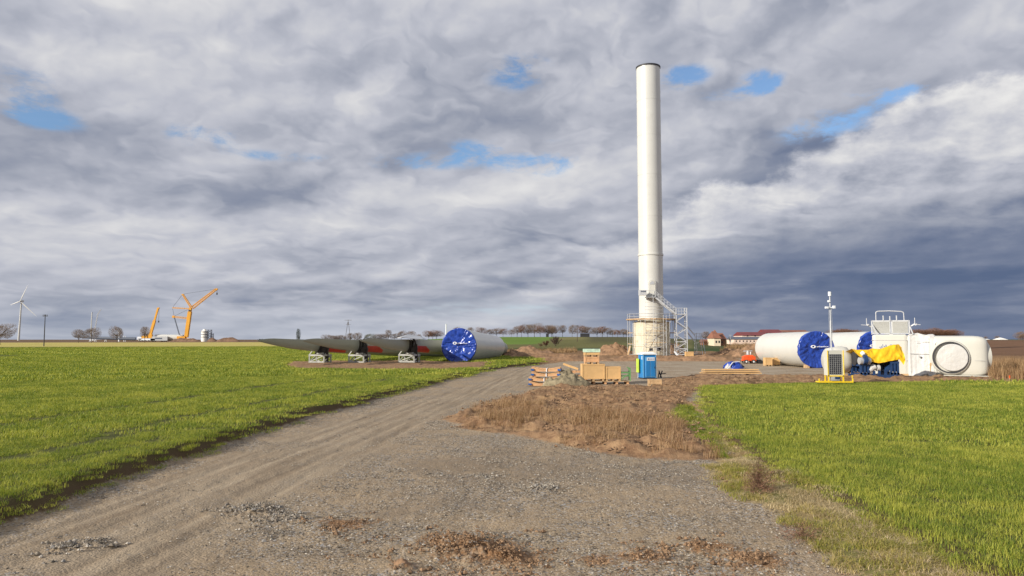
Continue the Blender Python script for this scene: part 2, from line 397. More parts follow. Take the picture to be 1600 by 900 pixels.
# ------------------------------------------------------------------ ground sheet
def terrain_mat():
    m = bpy.data.materials.new('terrain'); m.use_nodes = True; nt = m.node_tree; E.nt = nt; b = nt.nodes['Principled BSDF']
    geo = nt.nodes.new('ShaderNodeNewGeometry'); pos = geo.outputs['Position']
    sp_ = nt.nodes.new('ShaderNodeSeparateXYZ'); nt.links.new(pos, sp_.inputs[0]); X, Y = E(sp_.outputs[0]), E(sp_.outputs[1])
    flat = comb(X, Y, 0)
    nA = noise(flat, .35, 5, .6); nB = noise(flat, 2.2, 6, .65); nC = noise(flat, 11, 5, .7); nD = noise(flat, 45, 3, .7)
    so, gg, ve, tr, far, clod = attr('so'), attr('gg'), attr('ve'), attr('tr'), attr('far'), attr('clod')
    wob = (nB-.5)*1.2 + (nC-.5)*.5
    # crushed-stone gravel
    vor = nt.nodes.new('ShaderNodeTexVoronoi'); nt.links.new(flat, vor.inputs['Vector']); vor.inputs['Scale'].default_value = 26
    vsep = nt.nodes.new('ShaderNodeSeparateColor'); nt.links.new(vor.outputs['Color'], vsep.inputs[0]); vr = E(vsep.outputs[0]); vb = E(vsep.outputs[1])
    grav = mixc(vr, (.155,.118,.078), (.42,.335,.235))
    grav = mixc(ss(vb, .80, .92), grav, (.34,.33,.32)); grav = mixc(ss(vb, .1, .04), grav, (.07,.06,.05))
    grav = mixc(ss(nA + (nB-.5)*.6, .38, .62)*.7, grav, (.37,.275,.175)); grav = mixc(ss(noise(comb(X+9,Y,3), .16, 5, .6), .52, .66)*.45, grav, (.17,.135,.10))
    grav = mixc(ss(nB, .60, .72)*.5, grav, (.13,.105,.075))
    # compacted earth of the wheel track
    n_al = ss(noise(comb((X*.995-Y*.102)*1.9, (X*.102+Y*.995)*.10, 0), 1.4, 7, .62), .22, .78)
    trk = mixc(n_al, (.22,.165,.11), (.41,.33,.235)); trk = mixc(ss(nD, .6, .75)*.5, trk, (.14,.115,.09))
    base = mixc(ss(tr + wob*.8 , -.5, .5)*(.55+.45*ss(nA,.3,.6)), grav, trk)
    wet = attr('pa')
    base = mixc(ss(wet, -1, 1)*.75, base, mixc(ss(nA+(nB-.5)*.5, .35, .65), (.30,.225,.15), (.38,.325,.25)))
    soil = mixc(ss(nB, .3, .7), (.18,.10,.055), (.37,.235,.13)); soil = mixc(ss(nC, .58, .75)*.6, soil, (.09,.05,.028)); soil = mixc(ss(nA, .5, .7)*.35, soil, (.38,.27,.14))
    base = mixc(ss(so + wob*.5, -.12, .15), base, soil)
    base = mixc(ss(clod + (nC-.5)*1.3 + (nB-.5)*1.1, .38, .85), base, mixc(ss(nD,.35,.7), (.17,.09,.045), (.33,.19,.095)))
    verge = mixc(ss(nB, .4, .6), (.22,.165,.08), (.38,.29,.16)); verge = mixc(ss(nA+(nC-.5)*.6, .45, .6)*.8, verge, (.12,.13,.03))
    base = mixc(ss(ve + wob*.6, -.15, .2), base, verge)
    under = mixc(ss(nB, .3, .7), (.055,.060,.018), (.10,.105,.03))
    under = mixc((1-ss(gg, .05, .9)), under, (.10,.065,.035))
    base = mixc(ss(gg + wob*.35, -.05, .12), base, under)
    fc = attr('col', 0)
    nF = noise(flat, .03, 5, .65); nG = noise(comb(X*.08, Y*.35, 0), 1, 6, .7)
    fcol = mixc(ss(nF, .35, .65)*.35, fc, mixc(1.0, fc, (.62,.60,.55), 'MULTIPLY')); fcol = mixc(ss(nG, .5, .7)*.35, fcol, mixc(1.0, fcol, (.6,.6,.6), 'MULTIPLY'))
    fcol = mixc(ss(nC,.45,.65)*.3, fcol, mixc(1.0, fcol, (.55,.55,.5), 'MULTIPLY'))
    base = mixc(far, base, fcol)
    nt.links.new(base.v, b.inputs['Base Color']); b.inputs['Roughness'].default_value = .95; b.inputs['Specular IOR Level'].default_value = .15
    h = nC*.30 + nD*.20 + E(vor.outputs['Distance'])*(-.25) + nB*.6 + n_al*.3
    bn = nt.nodes.new('ShaderNodeBump'); bn.inputs['Strength'].default_value = .75; bn.inputs['Distance'].default_value = .07
    nt.links.new(h.v, bn.inputs['Height']); nt.links.new(bn.outputs[0], b.inputs['Normal'])
    return m
TM = terrain_mat()
NR, NA = 900, 1150
rr = np.concatenate([np.geomspace(3, 9, 40)[:-1], np.geomspace(9, 7000, NR-39)])
aa = np.concatenate([np.linspace(-85, -42, 60)[:-1], np.linspace(-42, 42, NA-118), np.linspace(42, 85, 60)[1:]])*math.pi/180; NA = len(aa)
RR, AA = np.meshgrid(rr, aa, indexing='ij'); gx, gy = (RR*np.sin(AA)).ravel(), (RR*np.cos(AA)).ravel(); gd = RR.ravel()
zz = zones(gx, gy); gz = H(gx, gy, zz)
def farcol(x, y, z):
    d = np.hypot(x, y); px = 800+1150*np.tan(np.clip(np.arctan2(x, y), -1.35, 1.35)); C = np.empty((len(x), 3)); C[:] = (.13, .13, .05)
    def put(m, c):
        m = np.clip(m, 0, 1)[:, None]; C[:] = C*(1-m) + np.array(c)*m
    w = fbm(x*.02, y*.02, 5, 3)
    L = 1-sst(px, 430, 560)
    put(L*(d < 338), (.10,.12,.025)); put(L*sst(d, 335, 342), (.085,.085,.03)); put(L*sst(d, 365+20*w, 385+20*w), (.52,.44,.13)); put(L*sst(d, 760, 820), (.42,.33,.13)); put(L*sst(d, 900, 930), (.17,.105,.06))
    Mi = sst(px, 430, 560)
    put(Mi*(d < 175), (.22,.135,.07)); put(Mi*sst(d+w*8, 165, 172), (.085,.095,.032)); put(Mi*sst(d+w*8, 225, 232), (.15,.145,.05)); put(Mi*sst(d+w*8, 190, 194)*(1-sst(d+w*8, 215, 225)), (.055,.075,.022))
    bright = sst(-(px-862-(d-300)*.35), 0, 25)*sst(d, 268, 272)
    put(Mi*bright, (.14,.225,.035)); put(Mi*sst(px, 820, 850)*(1-bright)*sst(d, 330, 336), (.20,.185,.07))
    put(Mi*sst(d, 425, 432), (.10,.075,.04)); put(Mi*sst(px,905,930)*sst(d, 250, 330)*(1-sst(px,1060,1090)), (.10,.095,.04))
    Rt = sst(px, 1075, 1095)
    put(Rt*sst(d, 170, 178), (.045,.075,.02)); put(Rt*sst(d, 235, 240), (.07,.085,.03)); put(Rt*sst(d, 270, 275), (.085,.10,.035))
    Rr = sst(px, 1500, 1520)
    put(Rr*sst(d, 60, 100), (.19,.105,.06)); put(Rr*sst(d, 400, 420), (.10,.12,.05))
    put((z['si'] > 0)*1.0*(d < 200), (.24,.145,.075)); put(sst(z['pa'], -1, 1)*(d < 200), (.27,.22,.16))
    put(sst(z['gl'], -.3, .3)*(d < 340), (.10,.12,.025))
    return C
FC = farcol(gx, gy, zz)
farw = sst(gd, 110, 165); farw = np.maximum(farw, sst(gd, 100, 120)*(zz['si'] < 0)*(zz['gl'] < 0))
clod = np.zeros(len(gx))
for i, (cx, cy, r_, a_) in enumerate(CLODS):
    if i not in (8, 9, 10, 11, 12, 13): clod = np.maximum(clod, np.exp(-(((gx-cx)/(r_*1.3))**2+((gy-cy)/(r_*1.1))**2)*.9)*.85)
gg = np.maximum(zz['gl'], zz['gr']); gg = np.where(zz['bl'] > -.6, np.minimum(gg, -zz['bl']), gg)
sod = np.maximum(np.maximum(zz['so'], zz['bl']), np.where((gd > 60), np.minimum(zz['si'], -zz['pa']), -9))
sod = np.where(gd > 100, np.maximum(sod, np.where((zz['gl'] < 0) & (zz['pa'] < 0), 1.0, sod)), sod)
sod = np.maximum(sod, np.minimum(zz['re'], 2)); sod = np.maximum(sod, sdf(gx, gy, Z_DITCH)+.75)
attrs = dict(so=np.clip(sod, -5, 5), gg=np.clip(gg, -5, 5), ve=np.clip(zz['ve'], -5, 5), tr=np.clip(zz['tr'], -5, 5), pa=np.clip(zz['pa'], -5, 5), far=farw, clod=clod)
verts = np.stack([gx, gy, gz], 1)
I = np.arange(NR*NA).reshape(NR, NA); I = I[:len(rr)]
quads = np.stack([I[:-1, :-1], I[:-1, 1:], I[1:, 1:], I[1:, :-1]], -1).reshape(-1, 4)[:, ::-1]
qc = quads[:, 0]
zone_id = np.select([gg[qc] > 0, gd[qc] > 345, (zz['so'][qc] > 0) | (zz['bl'][qc] > -.3), zz['pa'][qc] > 0, zz['ve'][qc] > 0, gd[qc] > 165, zz['si'][qc] > 0, zz['re'][qc] > 0], [1, 2, 3, 4, 5, 2, 3, 3], 0)
zone_id = np.where((zone_id == 1) & (gx[qc] > 3), 6, zone_id)
for zi, nm in ((0, 'gravel_road'), (1, 'crop_field'), (6, 'crop_field'), (2, 'distant_farmland'), (3, 'bare_soil'), (4, 'gravel_yard'), (5, 'road_verge')):
    q = quads[zone_id == zi]; used, inv = np.unique(q, return_inverse=True); q = inv.reshape(-1, 4)
    me = bpy.data.meshes.new(nm); me.vertices.add(len(used)); me.vertices.foreach_set('co', verts[used].astype(np.float32).ravel())
    me.loops.add(q.size); me.loops.foreach_set('vertex_index', q.astype(np.int32).ravel())
    me.polygons.add(len(q)); me.polygons.foreach_set('loop_start', np.arange(0, q.size, 4, dtype=np.int32)); me.polygons.foreach_set('loop_total', np.full(len(q), 4, dtype=np.int32))
    me.update(calc_edges=True); me.shade_smooth()
    for k_, v_ in attrs.items():
        a_ = me.attributes.new(k_, 'FLOAT', 'POINT'); a_.data.foreach_set('value', v_[used].astype(np.float32))
    a_ = me.color_attributes.new('col', 'FLOAT_COLOR', 'POINT'); a_.data.foreach_set('color', np.hstack([FC[used], np.ones((len(used), 1))]).astype(np.float32).ravel())
    me.materials.append(TM); o = bpy.data.objects.new(nm, me); col.objects.link(o)
    lab = {0:'wide grey-brown gravel access road with wheel tracks', 1:'flat green crop field left of the gravel road', 6:'green crop field right of the dry weeds', 2:'far fields rising to the line of bare trees',
           3:'churned brown soil around the building site', 4:'gravel working yard around the crates and tower sections', 5:'weedy verge between gravel and right-hand crop'}[zi]
    tag(o, lab, 'ground', kind='structure')
# ================================================================== things
V = Vector
def Dp(y_base):  # forward distance of a point on the flat ground seen at that height
    return G(800, y_base).y
# ---- tower sections lying on the ground
def cover_disc(c, ax, r, seed, name, parent, wrapr):
    """wrinkled tarpaulin stretched over a round opening, with a skirt over the rim"""
    x = ax.cross(V((0,0,1))).normalized(); y = x.cross(ax)*-1
    if y.z < 0: y = -y
    nr, na = 34, 132; rg = []
    for i in range(nr+6):
        ring = []
        for j in range(na):
            t = 2*math.pi*j/na
            if i < nr:
                q = i/(nr-1); rad = r*q
                u = math.cos(t)*q*2; v_ = math.sin(t)*q*2
                n = float(fbm(np.array([t*3.2+seed]), np.array([q*1.2]), seed, 3)[0]); n2 = float(fbm(np.array([u*1.3+seed]), np.array([v_*1.3]), seed+5, 4)[0])
                fold = (abs(math.sin(t*6+seed+n*2.4))**.6-.5)*.20*q**2.2*(.35+abs(n))
                crease = -.16*math.exp(-((v_+.15*u+.25*n2)/.10)**2)*(q < .8) * (1 if seed != 12 else .3)
                off = .13*n2*(1-q**5) + fold*(.8 if q < .97 else .25) + crease*.6 - .10*(1-q*q)
                p = c + x*(math.cos(t)*rad) + y*(math.sin(t)*rad) + ax*off*-1
            else:
                s_ = (i-nr+1)/6; n = float(fbm(np.array([t*5+seed]), np.array([s_*2]), seed+9, 2)[0])
                rad = wrapr + .03 + .03*n; p = c + x*(math.cos(t)*rad) + y*(math.sin(t)*rad) + ax*(s_*(.38+.15*n)) 
            ring.append(p)
        rg.append(ring)
    m = MB(); m.rings(rg, cap=False); o = m.build(name, M['blue'], parent, smooth=50)
    return o, x, y
def emblem(c, ax, x, y, r, parent, slip=0):
    m = MB()
    cc = c + x*(-r*.22) + y*(r*.16) - ax*.16; r = r*.8
    n = 20
    for k in range(n):
        a0, a1 = 2*math.pi*k/n, 2*math.pi*(k+1)/n
        f = lambda a, q: cc + x*(math.cos(a)*q*1.35) + y*(math.sin(a)*q*.9)
        m.add([f(a0,.20), f(a1,.20), f(a1,.11), f(a0,.11)] + [f(a,q)+ax*.1 for a, q in ((a0,.20),(a1,.20),(a1,.11),(a0,.11))], [(0,1,2,3),(7,6,5,4),(0,4,5,1),(2,6,7,3)])
    m.build('emblem', M['signw'], parent); m = MB()
    # line of small letters to the right of the ring
    for k in range(7):
        w = .13; s0 = cc + x*(.42+k*.19)
        m.bar(s0 - y*(.05 if k % 3 else .08), s0 + y*.05, .04, .05)
        m.bar(s0 + y*(.0,.05,-.045)[k % 3], s0 + x*w + y*(.0,.05,-.045)[k % 3], .03, .04)
        m.bar(s0 + x*w - y*.05, s0 + x*w + y*(.05 if k % 4 else .09), .035, .05) if k % 5 else None
    return m.build('lettering', M['signw'], parent)
def lying_section(c0, c1, r0, r1, label, seed, blocks=True):
    rt = root('tower_section', (c0.x, c0.y, Hs(c0.x, c0.y)), label, 'tower section', 'tubular tower sections lying on the ground')
    ax = (c1-c0).normalized(); L = (c1-c0).length
    x = ax.cross(V((0,0,1))).normalized(); y = x.cross(ax)
    m = MB(); n = 72
    st = [(0, r0), (.12, r0), (.12, r0+.0)] ; ks = [.04, .04, 0, 0, .004, .5, .97, .99, 1.0]; rs = [.05, .975, .975, 1, 1, 1, 1, .995, .97]
    rings = []
    for k_, q in zip(ks, rs):
        rr_ = (r0*(1-k_)+r1*k_)*q; cc = c0+ax*(L*k_); rings.append([cc + x*(math.cos(2*math.pi*i/n)*rr_) + y*(math.sin(2*math.pi*i/n)*rr_) for i in range(n)])
    m.rings(rings); m.build('shell', M['white'], rt, smooth=40)
    m = MB()
    for k_ in (.33, .66):
        rr_ = (r0*(1-k_)+r1*k_)+.008; cc = c0+ax*(L*k_)
        m.rings([[cc+ax*(d_) + x*(math.cos(2*math.pi*i/n)*q) + y*(math.sin(2*math.pi*i/n)*q) for i in range(n)] for d_, q in ((-.03, rr_-.02),(-.03, rr_),(.03, rr_),(.03, rr_-.02))], cap=False)
    m.build('weld_seam', M['white'], rt, smooth=40)
    o, x2, y2 = cover_disc(c0-ax*.06, ax, r0*1.0, seed, 'end_cover', rt, r0+.01)
    emblem(c0-ax*.06, ax, x2 if x2.x > 0 else -x2, y2, r0, o)
    m = MB()
    for k_ in (.03, .85):
        cc = c0+ax*(L*k_); rr_ = r0*(1-k_)+r1*k_
        for s_ in (-1, 1):
            b = cc + x*(s_*rr_*.50); b.z = Hs(b.x, b.y)+.16; m.box(b, (.35, .9, .42))
    m.build('support_block', M['plank'], rt)
    return rt
a_ = P(717,541,98); b_ = P(772,543.6,121)
lying_section(V((a_.x, 98, 2.40)), V((b_.x, 121, 2.02)), 2.34, 1.85, 'white tube with crumpled blue end cover lying beside the three rotor blades', 3)
a_ = P(1276,546,84.5)
lying_section(V((a_.x, 84.5, 2.12)), V((a_.x-.35, 99, 2.10)), 2.07, 2.0, 'white tube with flat blue end cover behind the two small plywood boxes', 12)
a_ = P(1368,547,90)
lying_section(V((a_.x, 90, 2.15)), V((a_.x-.35, 108, 2.15)), 2.1, 2.0, 'white tube whose blue end cover is half hidden behind the nacelle and cooler', 21)
b0 = V(P(1311,540,99)); b0.z = 0

# ---- rotor blades on transport frames
AZB = math.atan(.28); dB = V((math.sin(AZB), math.cos(AZB), 0)); nB_ = V((math.cos(AZB), -math.sin(AZB), 0))
BL = 62.0
def bprof(s):
    """height of top, height of bottom, thickness at distance s from the tip"""
    top = np.interp(s, [0,.5,2.5,6,12,30,42,48,54], [3.15,3.28,3.40,3.32,3.22,3.18,3.15,2.95,2.85])
    bot = np.interp(s, [0,.5,2.5,7,13,20,35,43,49,54], [3.11,3.02,2.72,2.15,1.72,1.38,.72,.38,.42,.45])
    th = np.interp(s, [0,1,10,30,44,54], [.03,.10,.40,.95,1.7,2.4])
    rnd = np.interp(s, [0,38,50,54], [0,0,.8,1])
    return top, bot, th, rnd
def bpoint(tip, s, t, grow=0):
    top, bot, th, rnd = bprof(s); zc_, hh = (top+bot)/2, (top-bot)/2+grow
    c, sn = math.cos(t), math.sin(t)
    u = sn; w = th/2 + grow
    prof = c*(1-.35*(u > 0)*u*(1-rnd)) if True else c
    # airfoil: thick towards the bottom (leading edge), thin along the top (trailing edge), leaning a little
    wid = w*prof*(1-.55*(1-rnd)*(u*.5+.5)**1.2)
    lean = (1-rnd)*.22*hh*(u)
    bend = .55*(1-s/BL)**3
    p = tip + dB*s + nB_*(wid + lean + bend*0)
    p.z = zc_ + hh*u
    return p
def blade(px, label):
    tip = P(px, 531, 80); tip.z = 0
    rt = root('rotor_wing', (tip.x, tip.y, Hs(tip.x, tip.y)), label, 'rotor blade', 'rotor blades lying on transport frames')
    m = MB(); S = [0,.25,.6,1.2,2,3,4.5,6.5,9,12,15,18,22,27,33,39,44,48,51,54]
    m.rings([[bpoint(tip, s_, 2*math.pi*i/32) for i in range(32)] for s_ in S]); m.build('shell', M['blade'], rt, smooth=50)
    # red band painted low on the shell, seen on the near side
    m = MB(); rg = []
    for s_ in np.linspace(14.2, 19.6, 12):
        t0, t1 = R(-62), R(4 if s_ < 18.6 else -10-(s_-18.6)*20)
        rg.append([bpoint(tip, s_, t, .012) for t in np.linspace(t0, t1, 10)])
    m.rings(rg, closed=False); m.build('red_marking', M['red'], rt, smooth=50)
    return tip
def tip_frame(tip, label, cover=False):
    s_ = 13.2; c = tip + dB*s_; c.z = Hs(c.x, c.y)
    rt = root('blade_frame', c, label, 'blade frame', 'transport frames under the blade tips')
    m = MB(); z0 = c.z; q = lambda a, b, h: c + nB_*a + dB*b + V((0,0,h))   # across, along, up
    for b in (-.85, .85):
        for a in (-1.0, 1.0):
            m.bar(q(a,b,0), q(a,b,1.05), .16, .16)
        m.bar(q(-1.1,b,.95), q(1.1,b,.95), .16, .20); m.bar(q(-1.1,b,.12), q(1.1,b,.12), .14, .16)
        m.bar(q(-1.0,b,.15), q(1.0,b,.9), .10); m.bar(q(-1.0,b,1.0), q(-.45,b,1.7), .12)
    for a in (-1.0, 1.0):
        m.bar(q(a,-.85,.12), q(a,.85,.12), .14); m.bar(q(a,-.85,.95), q(a,.85,.95), .16, .20); m.bar(q(a,-.85,.16), q(a,.85,.9), .10)
    m.build('base_frame', M['frame'], rt)
    m = MB()
    for b in (-.35, .35):
        pts = []
        for t in np.linspace(-70, 62, 14):
            p_ = bpoint(tip, s_+b, R(t), .10); p_.z += 0; pts.append(p_)
        for u, v_ in zip(pts, pts[1:]): m.bar(u, v_, .34, .14, up=tuple(dB))
        pts = [bpoint(tip, s_+b, R(180-t), .10) for t in np.linspace(-70, 62, 12)]
        for u, v_ in zip(pts, pts[1:]): m.bar(u, v_, .34, .14, up=tuple(dB))
    m.bar(q(.55,-.4,.9), q(.75,-.4,1.9), .45, .3); m.bar(q(.55,.4,.9), q(.75,.4,1.9), .45, .3); m.bar(q(-.3,-.3,.95), q(.2,-.3,1.6), .5, .5)
    m.bar(q(.95,0,.05), q(.85,0,2.3), .40, .22); m.bar(q(.85,0,2.3), q(.55,0,3.0), .24, .2)
    m.build('clamp', M['rubber'], rt)
    m = MB(); m.box(q(.2,.2,1.1), (1.3,1.1,.22), Matrix.Rotation(-AZB, 3, 'Z')); m.bar(q(.1,-.9,1.15), q(.9,-.9,1.2), .3, .16); m.build('saddle', M['frame'], rt)
    if cover:
        m = MB(); m.rings([[q(a, b, h), q(a+.02, b, h+.05)] for a, b, h in ((0,0,0),)], closed=False) if False else None
        pts = [(-.5,-2.6,3.10),(.2,-2.9,3.18),(1.1,-1.4,3.02),(1.5,.8,2.92),(1.3,2.9,2.85),(.5,2.4,3.28),(-.3,.5,3.52)]
        vs = [q(*p_) for p_ in pts] + [q(p_[0], p_[1], p_[2]-.06) for p_ in pts]; k = len(pts)
        m.add(vs, [tuple(range(k)), tuple(range(k, 2*k))[::-1]] + [(i, k+i, k+(i+1) % k, (i+1) % k) for i in range(k)])
        m.build('clamp_cover', M['alu'], rt)
t1 = blade(402, 'grey-green rotor blade reaching farthest left, its tip over the open crop field')
t2 = blade(473, 'middle grey-green rotor blade of the three, tip just left of the first support frame')
t3 = blade(563, 'grey-green rotor blade nearest the blue-capped tube, tip above the second support frame')
tip_frame(t1, 'white steel support frame farthest left, holding the outermost blade tip')
tip_frame(t2, 'white steel support frame in the middle of the row of three')
tip_frame(t3, 'white steel support frame beside the blue-capped tube, pale cover on its clamp', True)

# ---- the standing tower
TD = 146.0; TB = P(1018.5, 556, TD); TB.z = Hs(TB.x, TB.y)-.05; sc_ = TD/1150
tw = root('wind_turbine_tower', TB, 'tall white unfinished turbine tower standing on a cream concrete base', 'turbine tower')
def Zt(py): return P(1018, py, TD).z
def cyl(cx, cy, z0, z1, r0, r1, n=64, name='x', m_=None, par=None, smooth=40):
    m = MB(); m.tube((cx,cy,z0), (cx,cy,z1), r0, r1, n); return m.build(name, m_, par, smooth=smooth)
zc_top = Zt(503); zf = P(1018,396,TD-2.4).z; ztop = P(1018,100.5,TD-2.4).z
cyl(TB.x, TB.y, TB.z, zc_top, 3.56, 3.50, name='concrete_base', m_=M['concrete'], par=tw)
r_low, r_fl, r_top = 2.40, 2.39, 2.37
m = MB(); n = 72; cyx = lambda z_, r_: [V((TB.x+math.cos(2*math.pi*i/n)*r_, TB.y+math.sin(2*math.pi*i/n)*r_, z_)) for i in range(n)]
m.rings([cyx(zc_top-.1, 2.7), cyx(zc_top+.35, 2.7), cyx(zc_top+.35, r_low)]); m.build('base_ring', M['concrete'], tw, smooth=30)
m = MB(); m.rings([cyx(zc_top+.3, r_low), cyx(zf-.1, r_fl)]); m.build('lower_section', M['white'], tw, smooth=40)
m = MB(); m.rings([cyx(zf-.22, r_fl-.05), cyx(zf-.22, r_fl+.13), cyx(zf+.12, r_fl+.13), cyx(zf+.12, r_fl-.05)]); m.build('flange', M['white'], tw, smooth=30)
m = MB(); m.rings([cyx(zf+.1, r_fl-.01)] + [cyx(zf+.1+(ztop-zf-.1)*k_, r_fl+(r_top-r_fl)*k_) for k_ in (.33,.66,1)]); m.build('upper_section', M['white'], tw, smooth=40)
m = MB()
for k_ in (.2,.42,.63,.82):
    z_ = zf+(ztop-zf)*k_; m.rings([cyx(z_-.03, r_fl-.05), cyx(z_-.03, r_fl+.012), cyx(z_+.03, r_fl+.012), cyx(z_+.03, r_fl-.05)], cap=False)
m.build('weld_seam', M['white'], tw, smooth=30)
m = MB(); m.rings([cyx(ztop-.02, r_top+.10), cyx(ztop+.28, r_top+.10), cyx(ztop+.42, r_top-.35)]); m.build('top_cover', M['dark'], tw, smooth=30)
def onwall(px, py, r_, grow=0):
    """point of the tower wall seen in that direction (near side)"""
    d = ray(px, py); ox, oy = -TB.x, -TB.y; A_ = d.x**2+d.y**2; B_ = 2*(ox*d.x+oy*d.y); C_ = ox*ox+oy*oy-(r_+grow)**2; D_ = max(B_*B_-4*A_*C_, 0)
    t = (-B_-math.sqrt(D_))/(2*A_); return V((d.x*t, d.y*t, CH+d.z*t))
m = MB(); fr, bk = [], []
zd0, zd1 = Zt(463.5), Zt(440); aD = math.atan2(-TB.y, -TB.x)+R(6)
def wp(a, z_, r_): return V((TB.x+math.cos(a)*r_, TB.y+math.sin(a)*r_, z_))
pts = [(-.55, zd0), (.55, zd0), (.55, zd1-.6)] + [(.55*math.cos(t), zd1-.6+.6*math.sin(t)) for t in np.linspace(.3, 2.84, 8)] + [(-.55, zd1-.6)]
def plate(name, pts, m_, r_in, r_out, a0, par):
    m = MB(); k = len(pts); vs = [wp(a0+p_[0]/r_in, p_[1], r_out) for p_ in pts] + [wp(a0+p_[0]/r_in, p_[1], r_in-.1) for p_ in pts]
    m.add(vs, [tuple(range(k)), tuple(range(k,2*k))[::-1]] + [(i, k+i, k+(i+1) % k, (i+1) % k) for i in range(k)]); return m.build(name, m_, par)
plate('door_frame', [(x_*1.28, zd0+(z_-zd0)*1.07) for x_, z_ in pts], M['white'], r_low, r_low+.16, aD, tw)
dr = plate('door', pts, M['gel'], r_low, r_low+.20, aD, tw)
plate('door_vent', [(x_*.8, z_) for x_, z_ in [(-.5, zd1-.75), (.5, zd1-.75)] + [(.5*math.cos(t), zd1-.6+.5*math.sin(t)) for t in np.linspace(.3, 2.84, 7)]], M['galv'], r_low, r_low+.22, aD, dr)
plate('vent_opening', [(-.32,TB.z+.95),(.32,TB.z+.95),(.32,TB.z+1.5),(-.32,TB.z+1.5)], M['dark'], 3.54, 3.57, aD-R(8), tw)
plate('vent_opening', [(.42*math.cos(t), TB.z+1.32+.36*math.sin(t)) for t in np.linspace(0, 6.28, 13)[:-1]], M['dark'], 3.54, 3.57, aD+R(16), tw)
plate('rope', [(-1.1, zf+2),(-1.08, zf+2),(-1.08, zf+10),(-1.1, zf+10)], M['galv'], r_low, r_low+.02, aD, tw) if False else None

# ---- scaffold round the concrete base
SB = V((TB.x, TB.y, TB.z))
scf = root('scaffolding', (TB.x, TB.y-4.6, TB.z), 'grey tube scaffolding with plank decks round the concrete tower base', 'scaffolding')
N = 10; rs_ = 4.75; zdk = Zt(500)
ang = [2*math.pi*(i+.5)/N for i in range(N)]
pole = lambda a, r_, z_: V((TB.x+math.cos(a)*r_, TB.y+math.sin(a)*r_, z_))
for a in ang:
    for r_ in (3.75, rs_):
        MB().tube(pole(a, r_, TB.z), pole(a, r_, zdk+(1.25 if r_ > 4 else .0)), .032, n=6).build('standard', M['galv'], scf)
m = MB(); rail = MB()
for i in range(N):
    a, b = ang[i], ang[(i+1) % N]
    for z_ in (TB.z+.25, TB.z+2.2, TB.z+4.4, zdk-.1):
        m.tube(pole(a, rs_, z_), pole(b, rs_, z_), .028, n=5, caps=False); m.tube(pole(a, 3.75, z_), pole(a, rs_, z_), .025, n=5, caps=False)
    for z_ in (zdk+.6, zdk+1.15): rail.tube(pole(a, rs_, z_), pole(b, rs_, z_), .04, n=5, caps=False)
    if i % 3 == 0: m.tube(pole(a, rs_, TB.z+.25), pole(b, rs_, zdk-.1), .035, n=5, caps=False)
m.build('ledger', M['galv'], scf); rail.build('guard_rail', M['galv'], scf)
m = MB()
for i in range(N):
    a, b = ang[i], ang[(i+1) % N]
    m.add([pole(a, 3.62, zdk), pole(b, 3.62, zdk), pole(b, 5.0, zdk), pole(a, 5.0, zdk)] + [pole(a, 3.62, zdk+.22), pole(b, 3.62, zdk+.22), pole(b, 5.0, zdk+.22), pole(a, 5.0, zdk+.22)],
          [(0,1,2,3),(7,6,5,4),(0,4,5,1),(1,5,6,2),(2,6,7,3),(3,7,4,0)])
m.build('deck', M['plank'], scf)
m = MB()
for z_ in (TB.z+2.25, TB.z+4.45):
    for i in range(N):
        a, b = ang[i], ang[(i+1) % N]
        if i in (1, 3, 9):
            m.add([pole(q, r_, z_+h) for h in (0, .12) for q, r_ in ((a,3.85),(b,3.85),(b,4.7),(a,4.7))], [(0,1,2,3),(7,6,5,4),(0,4,5,1),(1,5,6,2),(2,6,7,3),(3,7,4,0)]) if i % 2 else None
m.build('walk_board', M['plank'], scf)
# front bay that climbs to the door
m = MB(); yF = TB.y-5.4
xs_ = [P(px, 500, yF).x for px in (1008, 1021, 1036.5, 1041)]
for x_ in xs_: MB().tube((x_, yF, TB.z), (x_, yF, P(1008, 464 if x_ < xs_[2] else 492, yF).z), .034, n=6).build('standard', M['galv'], scf)
for py in (472, 479, 484, 490, 506, 512, 520, 530, 543): m.tube((xs_[0], yF, P(1008,py,yF).z), (xs_[2], yF, P(1008,py,yF).z), .032, n=5)
for i, (p0, p1) in enumerate(((552,538),(538,520),(520,505))):
    m.tube((xs_[0], yF, P(1008,p0,yF).z), (xs_[3], yF, P(1008,p1,yF).z), .035, n=5); m.tube((xs_[3], yF, P(1008,p0,yF).z), (xs_[0], yF, P(1008,p1,yF).z), .03, n=5)
m.build('front_bracing', M['galv'], scf)
m = MB(); 
for py in (517, 535): m.box((xs_[0]*.5+xs_[3]*.5, yF+.35, P(1008,py,yF).z), (3.9,.7,.09))
m.build('front_boards', M['plank'], scf)

